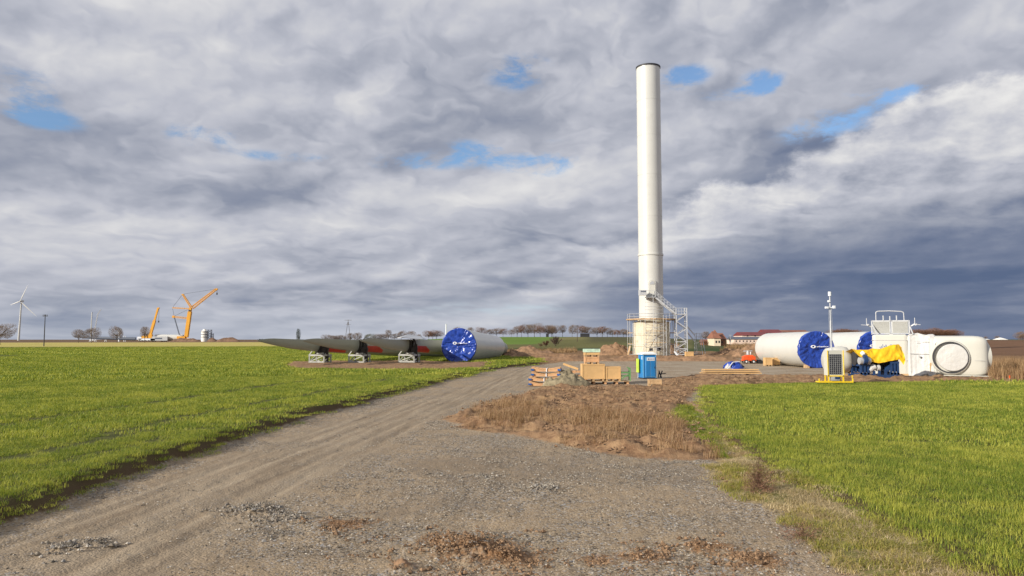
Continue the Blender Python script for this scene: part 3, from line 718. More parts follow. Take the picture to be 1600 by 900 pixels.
# ---- stair tower and flight to the door
yS = TB.y-3.6
st = root('stair_tower', (P(1065,556,yS).x, yS, TB.z), 'white steel stair tower with flight climbing to the tower door', 'stair tower')
X = lambda px: P(px, 520, yS).x
Zs = lambda py: P(1065, py, yS).z
xa, xb = X(1057), X(1073.5); zt_ = Zs(491); dpt = 1.7
for x_ in (xa, xb):
    for y_ in (yS, yS+dpt): MB().bar((x_, y_, TB.z), (x_, y_, Zs(481) if x_ == xb else zt_+1.2), .16).build('post', M['alu'], st)
m = MB(); lv = [Zs(py) for py in (554, 545, 534, 523.5, 513, 502, 491)]
for y_ in (yS, yS+dpt):
    for i, (u, w_) in enumerate(zip(lv, lv[1:])):
        if i == 0: m.bar((xa,y_,u),(xb,y_,w_),.11); m.bar((xb,y_,u),(xa,y_,w_),.11)
        elif i % 2: m.bar((xb,y_,w_),(xa,y_,u),.13)
        else: m.bar((xa,y_,w_),(xb,y_,u),.13)
    for z_ in (lv[0], lv[1], lv[2], lv[6]): m.bar((xa,y_,z_),(xb,y_,z_),.13,.16)
for x_ in (xa, xb):
    for z_ in lv: m.bar((x_,yS,z_),(x_,yS+dpt,z_),.10)
m.build('bracing', M['alu'], st)
m = MB()
for i, (u, w_) in enumerate(zip(lv, lv[1:])):
    for k in range(5):
        f = (k+.5)/5; x_ = xa+.2+(xb-xa-.4)*(f if i % 2 else 1-f); m.box((x_, yS+dpt/2, u+(w_-u)*f), (.30, dpt*.8, .05))
m.build('tread', M['galv'], st)
zl = Zs(463.8); xl, xr_ = X(1010), X(1024.5)
m = MB(); m.box(((xa+xb)/2, yS+dpt/2, zt_+.03), (xb-xa, dpt, .08)); m.box(((xl+xr_)/2, yS+.5, zl-.05), (xr_-xl, 1.6, .16)); m.build('platform', M['galv'], st)
m = MB()
for y_ in (yS-.1, yS+1.0): m.bar((xr_, y_, zl-.1), (xa, y_, zt_), .14, .30)
m.build('stringer', M['alu'], st)
m = MB()
for k in range(16):
    f = (k+.5)/16; m.box((xr_+(xa-xr_)*f, yS+.45, zl+(zt_-zl)*f), (.26, 1.0, .05))
m.build('tread', M['galv'], st)
m = MB()
for y_ in (yS-.1, yS+1.0):
    for h in (.6, 1.15): m.bar((xr_, y_, zl+h), (xa, y_, zt_+h), .06)
    for k in range(8):
        f = k/7; x_ = xr_+(xa-xr_)*f; z_ = zl+(zt_-zl)*f; m.bar((x_, y_, z_), (x_, y_, z_+1.2), .06)
for h in (.6, 1.2):
    m.bar((xa,yS,zt_+h),(xb,yS,zt_+h),.07); m.bar((xb,yS,zt_+h),(xb,yS+dpt,zt_+h),.07); m.bar((xl,yS-.3,zl+h),(xr_,yS-.3,zl+h),.06); 
for k in range(5): x_ = xa+(xb-xa)*k/4; m.bar((x_,yS,zt_),(x_,yS,zt_+1.2),.05)
for k in range(4): x_ = xl+(xr_-xl)*k/3; m.bar((x_,yS-.3,zl),(x_,yS-.3,zl+1.2),.05)
m.build('handrail', M['alu'], st)
m = MB(); m.box((X(1004.5), yS-.1, Zs(457.5)), (X(1010)-X(999), 1.3, Zs(453.5)-Zs(461.5))); sg = m.build('sign_panel', M['alu'], st)
m = MB(); xc, zc2 = X(1005.0), Zs(455.6)
for k in range(5): m.box((xc-.42+k*.21, yS-.77, zc2), (.14, .03, .30-.05*(k % 2)))
m.build('sign_lettering', M['inkgrey'], sg)
# low stair behind it
yT = TB.y+1.0
s2 = root('access_stair', (P(1092,556,yT).x, yT, Hs(P(1092,556,yT).x, yT)), 'small galvanised access stair right of the white stair tower', 'access stair')
X2 = lambda px, py=540: P(px, py, yT).x
Z2 = lambda py: P(1090, py, yT).z
m = MB(); zb = s2.location.z
for px0, px1 in ((1084,1086),(1090.5,1088),(1096,1094),(1100.5,1096.5)):
    m.bar((X2(px0), yT-(.8 if px0 > 1095 or px0 < 1085 else -.8), zb), (X2(px1), yT, Z2(521)), .09)
m.build('leg', M['alu'], s2)
m = MB()
for k in range(12): f = k/11; m.box((X2(1087+5.5*f), yT-1.0+1.0*f, zb+.2+(Z2(528)-zb-.2)*f), (1.4, .35, .05))
m.build('tread', M['galv'], s2)
m = MB()
for py in (521, 526): m.bar((X2(1086), yT, Z2(py)), (X2(1096.5), yT, Z2(py)), .07); m.bar((X2(1084),yT-.8,zb+.9),(X2(1086),yT,Z2(py)),.05)
for k in range(5): m.bar((X2(1086+2.6*k), yT, Z2(529)), (X2(1086+2.6*k), yT, Z2(520)), .05)
m.bar((X2(1074),yT,Z2(510)),(X2(1086),yT,Z2(524)),.10,.2); m.bar((X2(1074),yT,Z2(519)),(X2(1085),yT,Z2(533)),.12,.25)
m.build('handrail', M['alu'], s2)

# ---- loose things at the tower foot
def bar_thing(name, a, b, w, m_, label, cat, h=None):
    o = fix(MB().bar(a, b, w, h).build(name, M[m_])); return tag(o, label, cat)
a_ = G(981, 556.5); bar_thing('plank', V((a_.x, a_.y, Hs(a_.x,a_.y))), V((a_.x+.6, a_.y+.9, 1.95)), .35, 'plank', 'weathered plank leaning on the scaffolding at its left foot', 'plank', .08)
a_ = G(1043, 551.5, .6); b_ = G(1060.5, 558); bar_thing('ramp_beam', V((a_.x, 139, .95)), V((P(1060.5,558,135).x, 135, .1)), .22, 'signw', 'white beam sloping to the ground between scaffolding and stair tower', 'beam', .16)
def crate(px0, px1, pyt, pyb, label, m_='ply', Y=None, z0=None, depth=None, group=None, skids=True, film=False, rz=0):
    """plywood box with battens, on two skids"""
    Y = Y or Dp(pyb); xc = P((px0+px1)/2, pyb, Y).x; w = P(px1, pyb, Y).x-P(px0, pyb, Y).x
    zb = Hs(xc, Y+.5) if z0 is None else z0; h = (pyb-pyt)/1150*Y; dpt = depth or w*.8
    rt = root('crate', (xc, Y+dpt/2, zb), label, 'crate', group, rz)
    sk = .12 if skids else 0
    m = MB(); m.box((0,0,sk+(h-sk)/2), (w, dpt, h-sk)); m.build('case', M[m_], rt, world=False)
    m = MB(); t = .025
    for s_ in (-1, 1):
        for a in (-1, 1): m.box((a*(w/2-.06), s_*(dpt/2+t/2-.004), sk+(h-sk)/2), (.10, t, h-sk-.02))
        for z_ in (sk+.06, h-.06): m.box((0, s_*(dpt/2+t/2-.006), z_), (w-.24, t-.004, .09))
    m.build('batten', M[m_], rt, world=False)
    if skids:
        m = MB()
        for a in (-.42, 0, .42): m.box((a*w, 0, .055), (.14, dpt, .11))
        m.build('skid', M['plank'], rt, world=False)
    if film:
        m = MB(); m.box((0,0,h-.10), (w+.08, dpt+.08, .24)); m.build('plastic_film', M['teal'], rt, world=False)
    return rt, h, zb
crate(1072, 1084, 551.5, 559.5, 'low plywood crate at the foot of the white stair tower', Y=136)
# ---- pallet and boxes
Yc = Dp(600.5); xl_, xr2 = P(909,600,Yc).x, P(983,600,Yc).x; zb = Hs((xl_+xr2)/2, Yc+.6)
pl = root('long_pallet', ((xl_+xr2)/2, Yc+.6, zb), 'long timber pallet carrying the big plywood crates', 'pallet')
m = MB(); W = xr2-xl_
for k in range(7): m.box((0, -.68+k*.226, .225), (W, .19, .035))
m.build('deck_board', M['plank'], pl, world=False)
m = MB()
for a in (-.47,-.24,0,.24,.47):
    for b in (-.6, 0, .6): m.box((a*W, b, .10), (.16, .16, .19))
m.build('foot_block', M['cradle'], pl, world=False)
zt2 = zb+.245
GB = 'plywood crates on the long pallet'
_, h1, _ = crate(909.5, 945.5, 571.5, 597.5, 'largest plywood crate, on the long pallet under the two stacked boxes', Y=Yc+.05, z0=zt2, depth=1.25, group=GB)
crate(946.5, 970.3, 575.5, 597.5, 'medium plywood crate on the right half of the long pallet', Y=Yc+.05, z0=zt2, depth=1.1, group=GB)
_, h2, _ = crate(914, 936.5, 560.2, 571.3, 'slatted pine box in the middle of the stack on the largest crate', Y=Yc+.2, z0=zt2+h1, depth=.9, group=GB, m_='cradle')
crate(913.5, 937, 548, 559.7, 'topmost box of the stack, wrapped in pale green film', Y=Yc+.2, z0=zt2+h1+h2, depth=.9, group=GB, film=True)
crate(1014.5, 1035, 595.5, 606, 'small pale wooden box on the soil in front of the blue toilet', Y=Dp(605), m_='plank', depth=.8, rz=R(-4))
crate(1196, 1207, 559.5, 572.5, 'left box of the two small plywood boxes beside the lying tube', Y=Dp(572), depth=.8, group='small plywood boxes by the lying tube')
crate(1208.7, 1219, 559.5, 572, 'right box of the two small plywood boxes beside the lying tube', Y=Dp(571.6), depth=.8, group='small plywood boxes by the lying tube')
# green trestle beside the crates
xg = P(977, 590, Yc+.2).x
gt = root('green_trestle', (xg, Yc+.4, zt2), 'small green steel trestle standing right of the plywood crates', 'trestle')
m = MB()
for x_, h in ((-.35,.7),(.35,.95)):
    for y_ in (-.3,.3): m.bar((x_,y_,0),(x_,y_,h),.07)
m.build('leg', M['green'], gt, world=False)
m = MB(); m.bar((-.4,-.3,.6),(.4,-.3,.6),.09); m.bar((-.4,.3,.6),(.4,.3,.6),.09); m.box((0,0,.35),(.75,.6,.06)); m.bar((-.35,-.3,.1),(.35,-.3,.55),.06); m.bar((.35,-.3,.9),(.1,-.3,1.0),.06); m.build('cross_rail', M['green'], gt, world=False)
# wooden blade cradles
def cradle(px0, px1, pyb, z0, label, Y):
    xc = P((px0+px1)/2, pyb, Y).x; w = P(px1,pyb,Y).x-P(px0,pyb,Y).x; h = .33
    rt = root('saddle_cradle', (xc, Y+.6, z0), label, 'cradle', 'stacked curved timber cradles', R(-7))
    m = MB(); nn = 14
    for b in (-.5, 0, .5):
        top = [V((-w/2+w*i/nn, b-.06, h-.13*math.sin(math.pi*i/nn)**1.3)) for i in range(nn+1)]; bot = [V((-w/2+w*i/nn, b-.06, .14*math.sin(math.pi*i/nn)**1.5*.0+.02)) for i in range(nn+1)]
        bk1 = [v_+V((0,.12,0)) for v_ in top]; bk0 = [v_+V((0,.12,0)) for v_ in bot]
        m.rings([[a, b_, c, d_] for a, b_, c, d_ in zip(bot, bk0, bk1, top)])
    m.build('curved_rib', M['cradle'], rt, world=False)
    m = MB()
    for i in range(8):
        f = (i+.5)/8; z_ = h-.13*math.sin(math.pi*f)**1.3-.03; m.box((-w/2+w*f, 0, z_-.01), (w/8*.8, 1.15, .04))
    m.build('slat', M['plank'], rt, world=False)
    for s_ in (-1, 1):
        m = MB(); m.box((s_*(w/2-.07), 0, .14), (.22, 1.3, .12)); m.build('end_bracket', M['brack'], rt, world=False)
    m = MB(); m.box((s_*0+.05, 0, .12), (.06, 1.26, .22)); m.build('strap', M['signw'], rt, world=False)
Yk = Dp(604); z_ = Hs(P(851,604,Yk).x, Yk+.5)
for i, (a, b, lab) in enumerate(((828,872,'bottom'),(828,873,'second from the bottom'),(832,876,'third from the bottom'),(832,877,'topmost'))):
    cradle(a, b, 600, z_+.335*i, f'curved timber cradle with blue brackets, {lab} of the stack of four', Yk)
# frames and timber between the cradles and the crates
Yq = Dp(596)
def zq(px): return Hs(P(px,596,Yq).x, Yq)
pr = root('pallet', (P(902,596,Yq).x, Yq+.5, zq(902)), 'two open timber pallets stacked left of the big crate', 'pallet stack')
m = MB()
for k, h in enumerate((.1,.42,.75)):
    for b in (-.5,0,.5): m.box((0,b,h),(1.6,.10,.10))
    for a in np.linspace(-.72,.72,6): m.box((a,0,h+.075),(.16,1.15,.03))
m.build('board', M['cradle'], pr, world=False)
for a in (-.7,.7): MB().box((a,-.5,.42),(.10,.10,.85)).build('upright', M['plank'], pr, world=False)
bar_thing('beam', V((P(881,578,Yq).x, Yq+.6, 1.35)), V((P(904,584,Yq).x, Yq+.4, .95)), .16, 'ply', 'pale beam sloping down onto the timber pallets', 'beam')
lp = root('log_pile', (P(886,590,Yq).x, Yq+.3, zq(886)), 'short logs and offcuts piled behind the grey soil heap', 'log pile')
for i, (a, h) in enumerate(((-.6,.25),(-.2,.28),(.25,.26),(.7,.24),(-.4,.72),(.05,.75),(.5,.70))):
    MB().tube((a,-.5,h*.75+.02),(a+.05,.6,h*.75+.04),.15,.14,10).build('log', M['plank' if i % 2 else 'cradle'], lp, world=False)
# soil heaps
def heap(name, px, pyb, w, d_, h, m_, label, seed, Y=None, cat='soil heap', group=None, lumps=.35, sunk=.12):
    Y = Y or Dp(pyb); xc = P(px, pyb, Y).x; zb = Hs(xc, Y)
    n = 44; m = MB(); vs = []; fs = []
    X_, Y_ = np.meshgrid(np.linspace(-1,1,n), np.linspace(-1,1,n)); r_ = np.hypot(X_, Y_)
    hh = np.clip(1-r_**1.6, 0, 1)**.8*(1+lumps*fbm(X_*2.2+seed, Y_*2.2, seed, 5, .6)) + .12*lumps*fbm(X_*9, Y_*9, seed+3, 3)*(r_ < .95)
    hx = X_*w/2; hy = Y_*d_/2
    tz = H((hx+xc).ravel(), (hy+Y).ravel()).reshape(n, n)-zb if np.hypot(xc, Y) < 260 else hill((hx+xc).ravel(), (hy+Y).ravel()).reshape(n, n)-zb
    z_ = tz - sunk + np.clip(hh, -.02, 9)*(h+sunk) - .25*(r_ > 1.0)
    vs = [(float(a), float(b), float(c)) for a, b, c in zip(hx.ravel(), hy.ravel(), z_.ravel())]
    fs = [(i*n+j, i*n+j+1, (i+1)*n+j+1, (i+1)*n+j) for i in range(n-1) for j in range(n-1) if min(r_[i,j], r_[i+1,j+1]) < 1.12]
    m.add(vs, fs); o = m.build(name, M[m_], smooth=60); o.location = (xc, Y, zb); return tag(o, label, cat, group)
heap('soil_heap', 885, 611, 3.7, 2.2, 1.0, 'greyheap', 'grey sandy soil heap in front of the cradles and the crates', 3, Y=51.5, lumps=.45)
GH = 'brown soil heaps round the site'
heap('soil_heap', 960, 556, 9, 5, 1.9, 'heap', 'brown soil heap left of the scaffolded tower base', 5, Y=150, group=GH)
heap('soil_heap', 1052, 556, 6, 5, 2.7, 'heap', 'dark brown soil heap behind the tower base and its stair tower', 8, Y=158, group=GH)
heap('soil_heap', 828, 560, 12, 6, 1.5, 'heap', 'low brown soil heap just right of the lying blue-capped tube', 11, Y=142, group=GH)
heap('soil_heap', 800, 562, 5, 5, 1.2, 'heap', 'small brown soil heap at the far end of the blue-capped tube', 14, Y=131, group=GH)
heap('soil_heap', 1140, 556, 9, 5, 1.3, 'heap', 'low soil heap behind the access stair, toward the red-roofed barns', 17, Y=150, group=GH)
heap('soil_heap', 1176, 552, 8, 5, 2.0, 'heap', 'soil heap behind the orange compressor', 19, Y=138, group=GH)
for i, (px, w, h) in enumerate(((862,14,.9),(905,12,.7),(1015,16,.8),(1062,10,.7),(1105,12,.8))):
    heap('soil_heap', px, 566, w, 3.0, h, 'heap', ['long low soil ridge between lying tube and pallet stack','low soil ridge behind the stacked crates','low soil ridge behind the blue toilet','low soil ridge right of the toilet, before the stair tower','low soil ridge behind the blue tarpaulin bundle'][i], 30+i, Y=112+2*(i % 2), group=GH, lumps=.5)
heap('earth_clod', 630, 893, .34, .28, .05, 'heap', 'dark earth clod at the bottom edge of the gravel', 41, Y=G(630,888).y, cat='earth clod', lumps=.3, sunk=.03)

# ---- portable toilet
Yt = Dp(592); xt = P(1013.5, 592, Yt).x; zt0 = Hs(xt, Yt+.5)
tl = root('portable_toilet', (xt, Yt+.55, zt0), 'blue portable toilet cabin with white roof on the gravel yard', 'portable toilet', rz=R(10))
w = 1.12; MB().box((0,0,1.06),(w,1.1,1.94)).build('body', M['toilet'], tl, world=False)
MB().box((0,0,.05),(w+.12,1.24,.10)).build('skid_base', M['dark'], tl, world=False)
m = MB(); m.box((0,0,2.07),(w+.14,1.26,.09)); m.box((0,0,2.17),(w+.02,1.14,.14),taper=.6); m.build('roof', M['roofw'], tl, world=False)
d_ = MB(); d_.box((.06,-.57,1.0),(.86,.05,1.66)); dd = d_.build('door', M['toiletlight'], tl, world=False)
m = MB(); m.box((-.16,-.605,.86),(.34,.03,1.26)); m.box((.27,-.605,.86),(.34,.03,1.26)); m.build('door_panel', M['toilet'], dd, world=False)
MB().box((.42,-.61,.95),(.05,.05,.16)).build('handle', M['dark'], dd, world=False)
sg = MB().box((.09,-.612,1.66),(.66,.03,.26)).build('sign', M['signw'], tl, world=False)
m = MB()
for k in range(5): m.box((.0+k*.085,-.632,1.66),(.055,.012,.07-.02*(k % 2)))
m.tube((-.13,-.626,1.66),(-.13,-.64,1.66),.06,n=10); m.build('sign_lettering', M['ink'], sg, world=False)
m = MB()
for a in (-1,1):
    for b in (-1,1): m.box((a*(w/2-.02), b*.54,1.06),(.07,.07,1.92))
m.build('corner_post', M['toiletlight'], tl, world=False)
for k in range(5): MB().box((-w/2-.012, -.30+k*.15, 1.75),(.03,.09,.3)).build('vent', M['signw'], tl, world=False) if k < 1 else None
MB().tube((.42,.4,2.0),(.42,.4,2.55),.05,n=8).build('vent_pipe', M['toilet'], tl, world=False) if False else None
wb = root('warning_board', (xt-.78, Yt+.5, zt0), 'yellow-green board standing behind the left side of the toilet', 'warning board')
MB().box((0,.25,1.1),(.14,.5,1.15)).build('panel', M['hiviz'], wb, world=False); MB().bar((0,.25,0),(0,.25,.6),.06).build('leg', M['galv'], wb, world=False)
cb = root('saw_horse', (P(1032,588,Yt+2).x, Yt+2, Hs(P(1032,588,Yt+2).x, Yt+2)), 'small dark folding stand right behind the blue toilet', 'saw horse')
for a, b in ((-.2,-.05),(.1,-.1),(-.05,.2)):
    MB().bar((a,0,0),(b,.2,.6),.07).build('leg', M['dark'], cb, world=False)
MB().bar((-.1,.2,.33),(.5,.2,.36),.07).build('rail', M['dark'], cb, world=False)

# ---- plank pile, tarpaulin bundle, compressor, bin
Yp = Dp(588); x0, x1 = P(1100,588,Yp).x, P(1190,588,Yp).x
pp = root('plank_pile', ((x0+x1)/2, Yp+.6, Hs((x0+x1)/2, Yp+.6)), 'low pile of long pale planks on the gravel yard', 'plank pile')
L = x1-x0
for (a, b, z_, w_) in ((-.48,.46,.56,.9),(-.49,.48,.40,1.1),(-.5,.50,.26,1.2),(-.47,.44,.07,1.3)):
    for k in range(3): MB().box(((a+b)/2*L+rng.normal()*.05, (-.4+k*.4)*w_, z_+rng.normal()*.008),((b-a)*L,.30,.09)).build('plank', M['plank' if k % 2 else 'ply'], pp, world=False)
for a in (-.3,0,.3): MB().box((a*L,0,.16),(.15,1.2,.10)).build('bearer', M['dark'], pp, world=False)
def blob(name, parent, m_, sx, sy, sz, seed, c=(0,0,0), world=False):
    m = MB(); nu, nv = 14, 28; rg = []
    for i in range(nu):
        ph = math.pi/2*(i/(nu-1)); ring = []
        for j in range(nv):
            t = 2*math.pi*j/nv; n = 1+.28*float(fbm(np.array([math.cos(t)*1.6+seed]), np.array([math.sin(t)*1.6+ph*2]), seed, 4, .6)[0])
            ring.append(V((c[0]+sx*math.cos(t)*math.cos(ph)*n, c[1]+sy*math.sin(t)*math.cos(ph)*n, c[2]+sz*math.sin(ph)*n)))
        rg.append(ring)
    m.rings(rg, cap=True); return m.build(name, M[m_], parent, smooth=60, world=world)
Yb = Dp(576); xb_ = P(1147,576,Yb).x
tb = root('tarpaulin_bundle', (xb_, Yb, Hs(xb_, Yb)), 'crumpled blue and white tarpaulin bundle behind the plank pile', 'tarpaulin')
blob('blue_tarp', tb, 'blue', .95, .8, .72, 4); blob('white_sheet', tb, 'wrap', .36, .5, .5, 9, (-.65,-.1,0)); blob('dark_sheet', tb, 'dark', .35, .5, .45, 6, (.75,.1,0))
m = MB(); m.bar((-.9,-.7,.05),(-.3,-.6,.75),.07); m.bar((-.3,-.6,.75),(.5,-.5,.85),.06); m.build('white_strap', M['signw'], tb, world=False)
Yo = Dp(568); xo = P(1170,568,Yo).x
oc = root('compressor', (xo, Yo, Hs(xo, Yo)), 'orange wheeled compressor unit near the rear end of the lying tube', 'compressor')
m = MB(); m.box((0,0,.74),(1.55,1.0,.48)); m.box((0,0,1.04),(1.3,.9,.2),taper=.75); m.build('hood', M['orange'], oc, world=False)
MB().box((0,0,.45),(1.8,.9,.14)).build('chassis', M['orange'], oc, world=False)
for a in (-.5,.5):
    for b in (-.5,.5):
        w_ = MB().tube((a,b-.08,.26),(a,b+.08,.26),.26,n=14).build('wheel', M['rubber'], oc, world=False); MB().tube((a,b-.09,.26),(a,b+.09,.26),.12,n=10).build('rim', M['signw'], w_, world=False)
m = MB(); m.tube((-.1,0,1.2),(-.1,0,1.75),.22,.18,8); m.tube((-.7,0,1.65),(.5,0,1.70),.09,n=6); m.tube((.25,0,1.2),(.3,0,1.6),.08,n=6); m.build('exhaust', M['galv'], oc, world=False)
m = MB(); m.bar((.9,0,.4),(1.5,0,.15),.08); m.build('drawbar', M['dark'], oc, world=False)
bn = root('tool_chest', (P(1186,567,Yo).x+.3, Yo, Hs(xo+1,Yo)), 'low black chest between the orange compressor and blue drum', 'chest')
MB().box((0,0,.25),(1.2,.7,.45)).build('body', M['dark'], bn, world=False); MB().box((0,0,.49),(1.26,.76,.08)).build('lid', M['dark'], bn, world=False)
dm = root('drum', (P(1193,568,Yo).x+.1, Yo+.4, Hs(xo+2,Yo)), 'blue plastic drum left of the small plywood boxes', 'drum')
m = MB(); m.tube((0,0,0),(0,0,.88),.29,n=18); m.build('body', M['blue'], dm, world=False, smooth=40)
m = MB(); m.tube((0,0,.88),(0,0,.93),.30,n=18); m.tube((0,0,.28),(0,0,.32),.305,n=18); m.tube((0,0,.6),(0,0,.64),.305,n=18); m.build('hoop', M['blue'], dm, world=False, smooth=40)

# ---- solar powered camera mast
Ym = Dp(602.5); xm = P(1306, 600, Ym).x; zm = Hs(xm, Ym)+.06
sm = root('camera_mast', (xm, Ym, zm), 'mobile camera mast with solar panel and yellow base frame at the crop edge', 'camera mast')
k1 = Ym/1150
pw, z0, z1 = 25.5*k1, 11.5*k1, 50*k1
m = MB(); m.box((0,.25,(z0+z1)/2),(pw,.6,z1-z0)); m.build('cabinet', M['gel'], sm, world=False)
sp2 = MB().box((-.03,-.075,(z0+z1)/2-.09),(pw*.72,.04,(z1-z0)*.80)).build('solar_panel', M['solar'], sm, world=False)
m = MB(); pwid, phgt, pz = pw*.72, (z1-z0)*.80, (z0+z1)/2-.09
for k in range(7): m.box((-.03-pwid/2+pwid*k/6, -.098, pz),(.014,.008,phgt))
for k in range(11): m.box((-.03, -.0985, pz-phgt/2+phgt*k/10),(pwid,.007,.014))
m.build('cell_grid', M['grid'], sp2, world=False)
m = MB()
for s_ in (-1,1): m.box((s_*(pw/2-.02),-.085,(z0+z1)/2),(.04,.06,z1-z0)); m.bar((s_*(pw/2-.06),-.05,0),(s_*(pw/2-.06),-.05,z0),.08); m.bar((s_*(pw/2-.06),.5,0),(s_*(pw/2-.06),.5,z0),.08)
m.box((0,-.05,z0-.04),(pw,.08,.08)); m.box((0,-.05,.06),(26.5*2*k1,.10,.09)); m.box((0,.5,.06),(26.5*2*k1,.10,.09)); 
for s_ in (-1,1): m.box((s_*26*k1,-.05,.16),(.07,.08,.28)); m.bar((s_*26*k1,-.05,.06),(s_*26*k1,.5,.06),.08)
m.build('base_frame', M['yframe'], sm, world=False)
m = MB(); m.box((-.12,.1,.30),(.42,.35,.28)); m.box((.12,.1,.28),(.30,.3,.24)); bt = m.build('battery_box', M['galv'], sm, world=False)
m = MB(); m.box((.1,-.06,.34),(.34,.06,.16)); m.build('cable_bundle', M['navy'], bt, world=False)
xo_ = -(1306-1303.5)*k1; zt3 = 142*k1
m = MB(); m.tube((xo_,.3,z1-.1),(xo_,.3,z1+(zt3-z1)*.5),.055,n=10); m.tube((xo_,.3,z1+(zt3-z1)*.5),(xo_,.3,zt3),.04,n=10); m.build('pole', M['alu'], sm, smooth=40, world=False)
m = MB(); m.tube((xo_-.12,.3,z1),(xo_-.10,.3,zt3*.82),.012,n=5); m.tube((xo_+.13,.3,z1),(xo_+.1,.3,zt3*.82),.012,n=5); m.build('guy_cable', M['galv'], sm, world=False)
m = MB(); m.tube((xo_,.3,zt3-.30),(xo_,.3,zt3),.115,n=12); m.build('camera_head', M['signw'], sm, smooth=40, world=False)
m = MB(); m.box((xo_,.3,zt3*.825),(.62,.08,.06)); m.box((xo_-.27,.25,zt3*.825),(.18,.22,.14)); m.box((xo_+.25,.25,zt3*.83),(.14,.2,.2)); m.box((xo_-.10,.25,zt3*.895),(.14,.16,.14)); m.build('floodlight', M['signw'], sm, world=False)
for px, lab in ((1578, 'orange-topped survey stake right of the hub, at the crop edge'), (1332, 'short yellow survey stake right of the camera mast'), (1571, 'pale survey stake among the dry reeds')):
    Yv = Dp(598.5) if px != 1571 else 75; xv = P(px, 598, Yv).x; r_ = root('survey_stake', (xv, Yv, Hs(xv,Yv)), lab, 'survey stake', 'survey stakes along the crop edge')
    MB().bar((0,0,0),(0,0,.38),.045).build('stake', M['plank'], r_, world=False); MB().bar((0,0,.3),(0,0,.52),.06).build('painted_top', M['orange' if px == 1578 else 'yframe'], r_, world=False)

# ---- drive train under yellow tarpaulin
Yd = 62.0; k2 = Yd/1150; zd = Hs(P(1375,590,Yd).x, Yd)
dt = root('drive_train', (P(1380,590,Yd).x, Yd, zd), 'blue steel drive train under a bright yellow tarpaulin in front of the nacelle', 'drive train')
x_ = lambda px: (px-1380)*k2
zz_ = lambda py: (592-py)*k2
def fr(px0, px1, py0, py1):
    m = MB(); a, b, c, d_ = x_(px0), x_(px1), zz_(py1), zz_(py0)
    for y_ in (0, 1.6):
        for q in (a+.1, (a+b)/2, b-.1): m.bar((q,y_,c),(q,y_,d_),.16)
        m.bar((a,y_,d_-.08),(b,y_,d_-.08),.18); m.bar((a,y_,c+.2),(b,y_,c+.2),.16); m.box(((a+b)/2,y_+.05,(c+d_)/2+.1),(b-a-.1,.04,(d_-c)*.55))
    for q in (a+.1, b-.1): m.bar((q,0,d_-.1),(q,1.6,d_-.1),.16); m.bar((q,0,c+.15),(q,1.6,c+.15),.16)
    m.build('support_frame', M['navy'], dt, world=False)
fr(1344, 1359, 570, 588.5); fr(1391, 1405, 566, 588.5)
m = MB(); m.bar((x_(1340),0,.18),(x_(1407),0,.18),.22,.26); m.bar((x_(1340),1.6,.18),(x_(1407),1.6,.18),.22,.26); 
for px in (1366,1374,1384): m.bar((x_(px),-.02,.1),(x_(px),-.02,.62),.16)
m.bar((x_(1384),.2,.5),(x_(1394),.2,1.1),.4,.3); m.build('base_beam', M['navy'], dt, world=False)
m = MB(); m.tube((x_(1343),.9,zz_(562)),(x_(1407),.9,zz_(561)),.58,.66,20); m.build('shaft_housing', M['dark'], dt, world=False, smooth=40)
m = MB(); m.tube((x_(1362),.1,zz_(577)),(x_(1368),.1,zz_(574)),.26,.30,14); m.tube((x_(1359),.1,zz_(580)),(x_(1363),.1,zz_(577.5)),.22,.24,12); m.tube((x_(1371),.1,zz_(576)),(x_(1375),.1,zz_(576)),.26,n=12); m.build('wrapped_fitting', M['wrap'], dt, world=False, smooth=40)
m = MB()
m.tube((x_(1342),-.15,zz_(565)),(x_(1347),-.15,zz_(565)),.30,n=14); m.tube((x_(1353),-.15,zz_(565)),(x_(1358.5),-.15,zz_(565)),.30,n=14); m.build('bearing_drum', M['galv'], dt, world=False, smooth=40)
m = MB(); m.tube((x_(1347),-.2,zz_(563)),(x_(1353),-.2,zz_(563)),.40,n=18); m.build('bearing_housing', M['navy'], dt, world=False, smooth=40)
m = MB(); m.tube((x_(1346),-.1,zz_(555.5)),(x_(1350),-.1,zz_(552.5)),.17,.20,12); m.build('white_cap', M['signw'], dt, world=False, smooth=40)
# tarpaulin: sheet from back over the top and down the front
m = MB(); nu, nv = 60, 22; rg = []
for i in range(nu):
    f = i/(nu-1); px = 1335+78*f
    topy = np.interp(px, [1335,1345,1360,1380,1392,1402,1409,1413], [546.5,547.5,547,545.5,541.5,538.5,540,545]); bot = np.interp(px, [1335,1342,1348,1360,1372,1385,1395,1405,1411,1413], [552,558,560,566,568.5,566,564,563,572,566])
    ring = []
    for j in range(nv):
        g = j/(nv-1); n = float(fbm(np.array([f*7]), np.array([g*2.5]), 77, 4, .55)[0]); n2 = float(fbm(np.array([f*14+g*5]), np.array([g*3]), 79, 3)[0])
        if g < .35: y_ = 1.7-1.45*(g/.35); z_ = zz_(topy)-.35*(1-g/.35) + .06*n
        else:
            q = (g-.35)/.65; y_ = .25-.50*math.sin(q*1.4) + .09*n+.05*n2; z_ = zz_(topy)*(1-q)+zz_(bot)*q
        ring.append(V((x_(px)+.03*n2, y_, z_)))
    rg.append(ring)
m.rings(rg, closed=False); m.build('tarpaulin', M['yellow'], dt, world=False, smooth=70)
sol = dt.children[-1].modifiers.new('thick', 'SOLIDIFY'); sol.thickness = .012
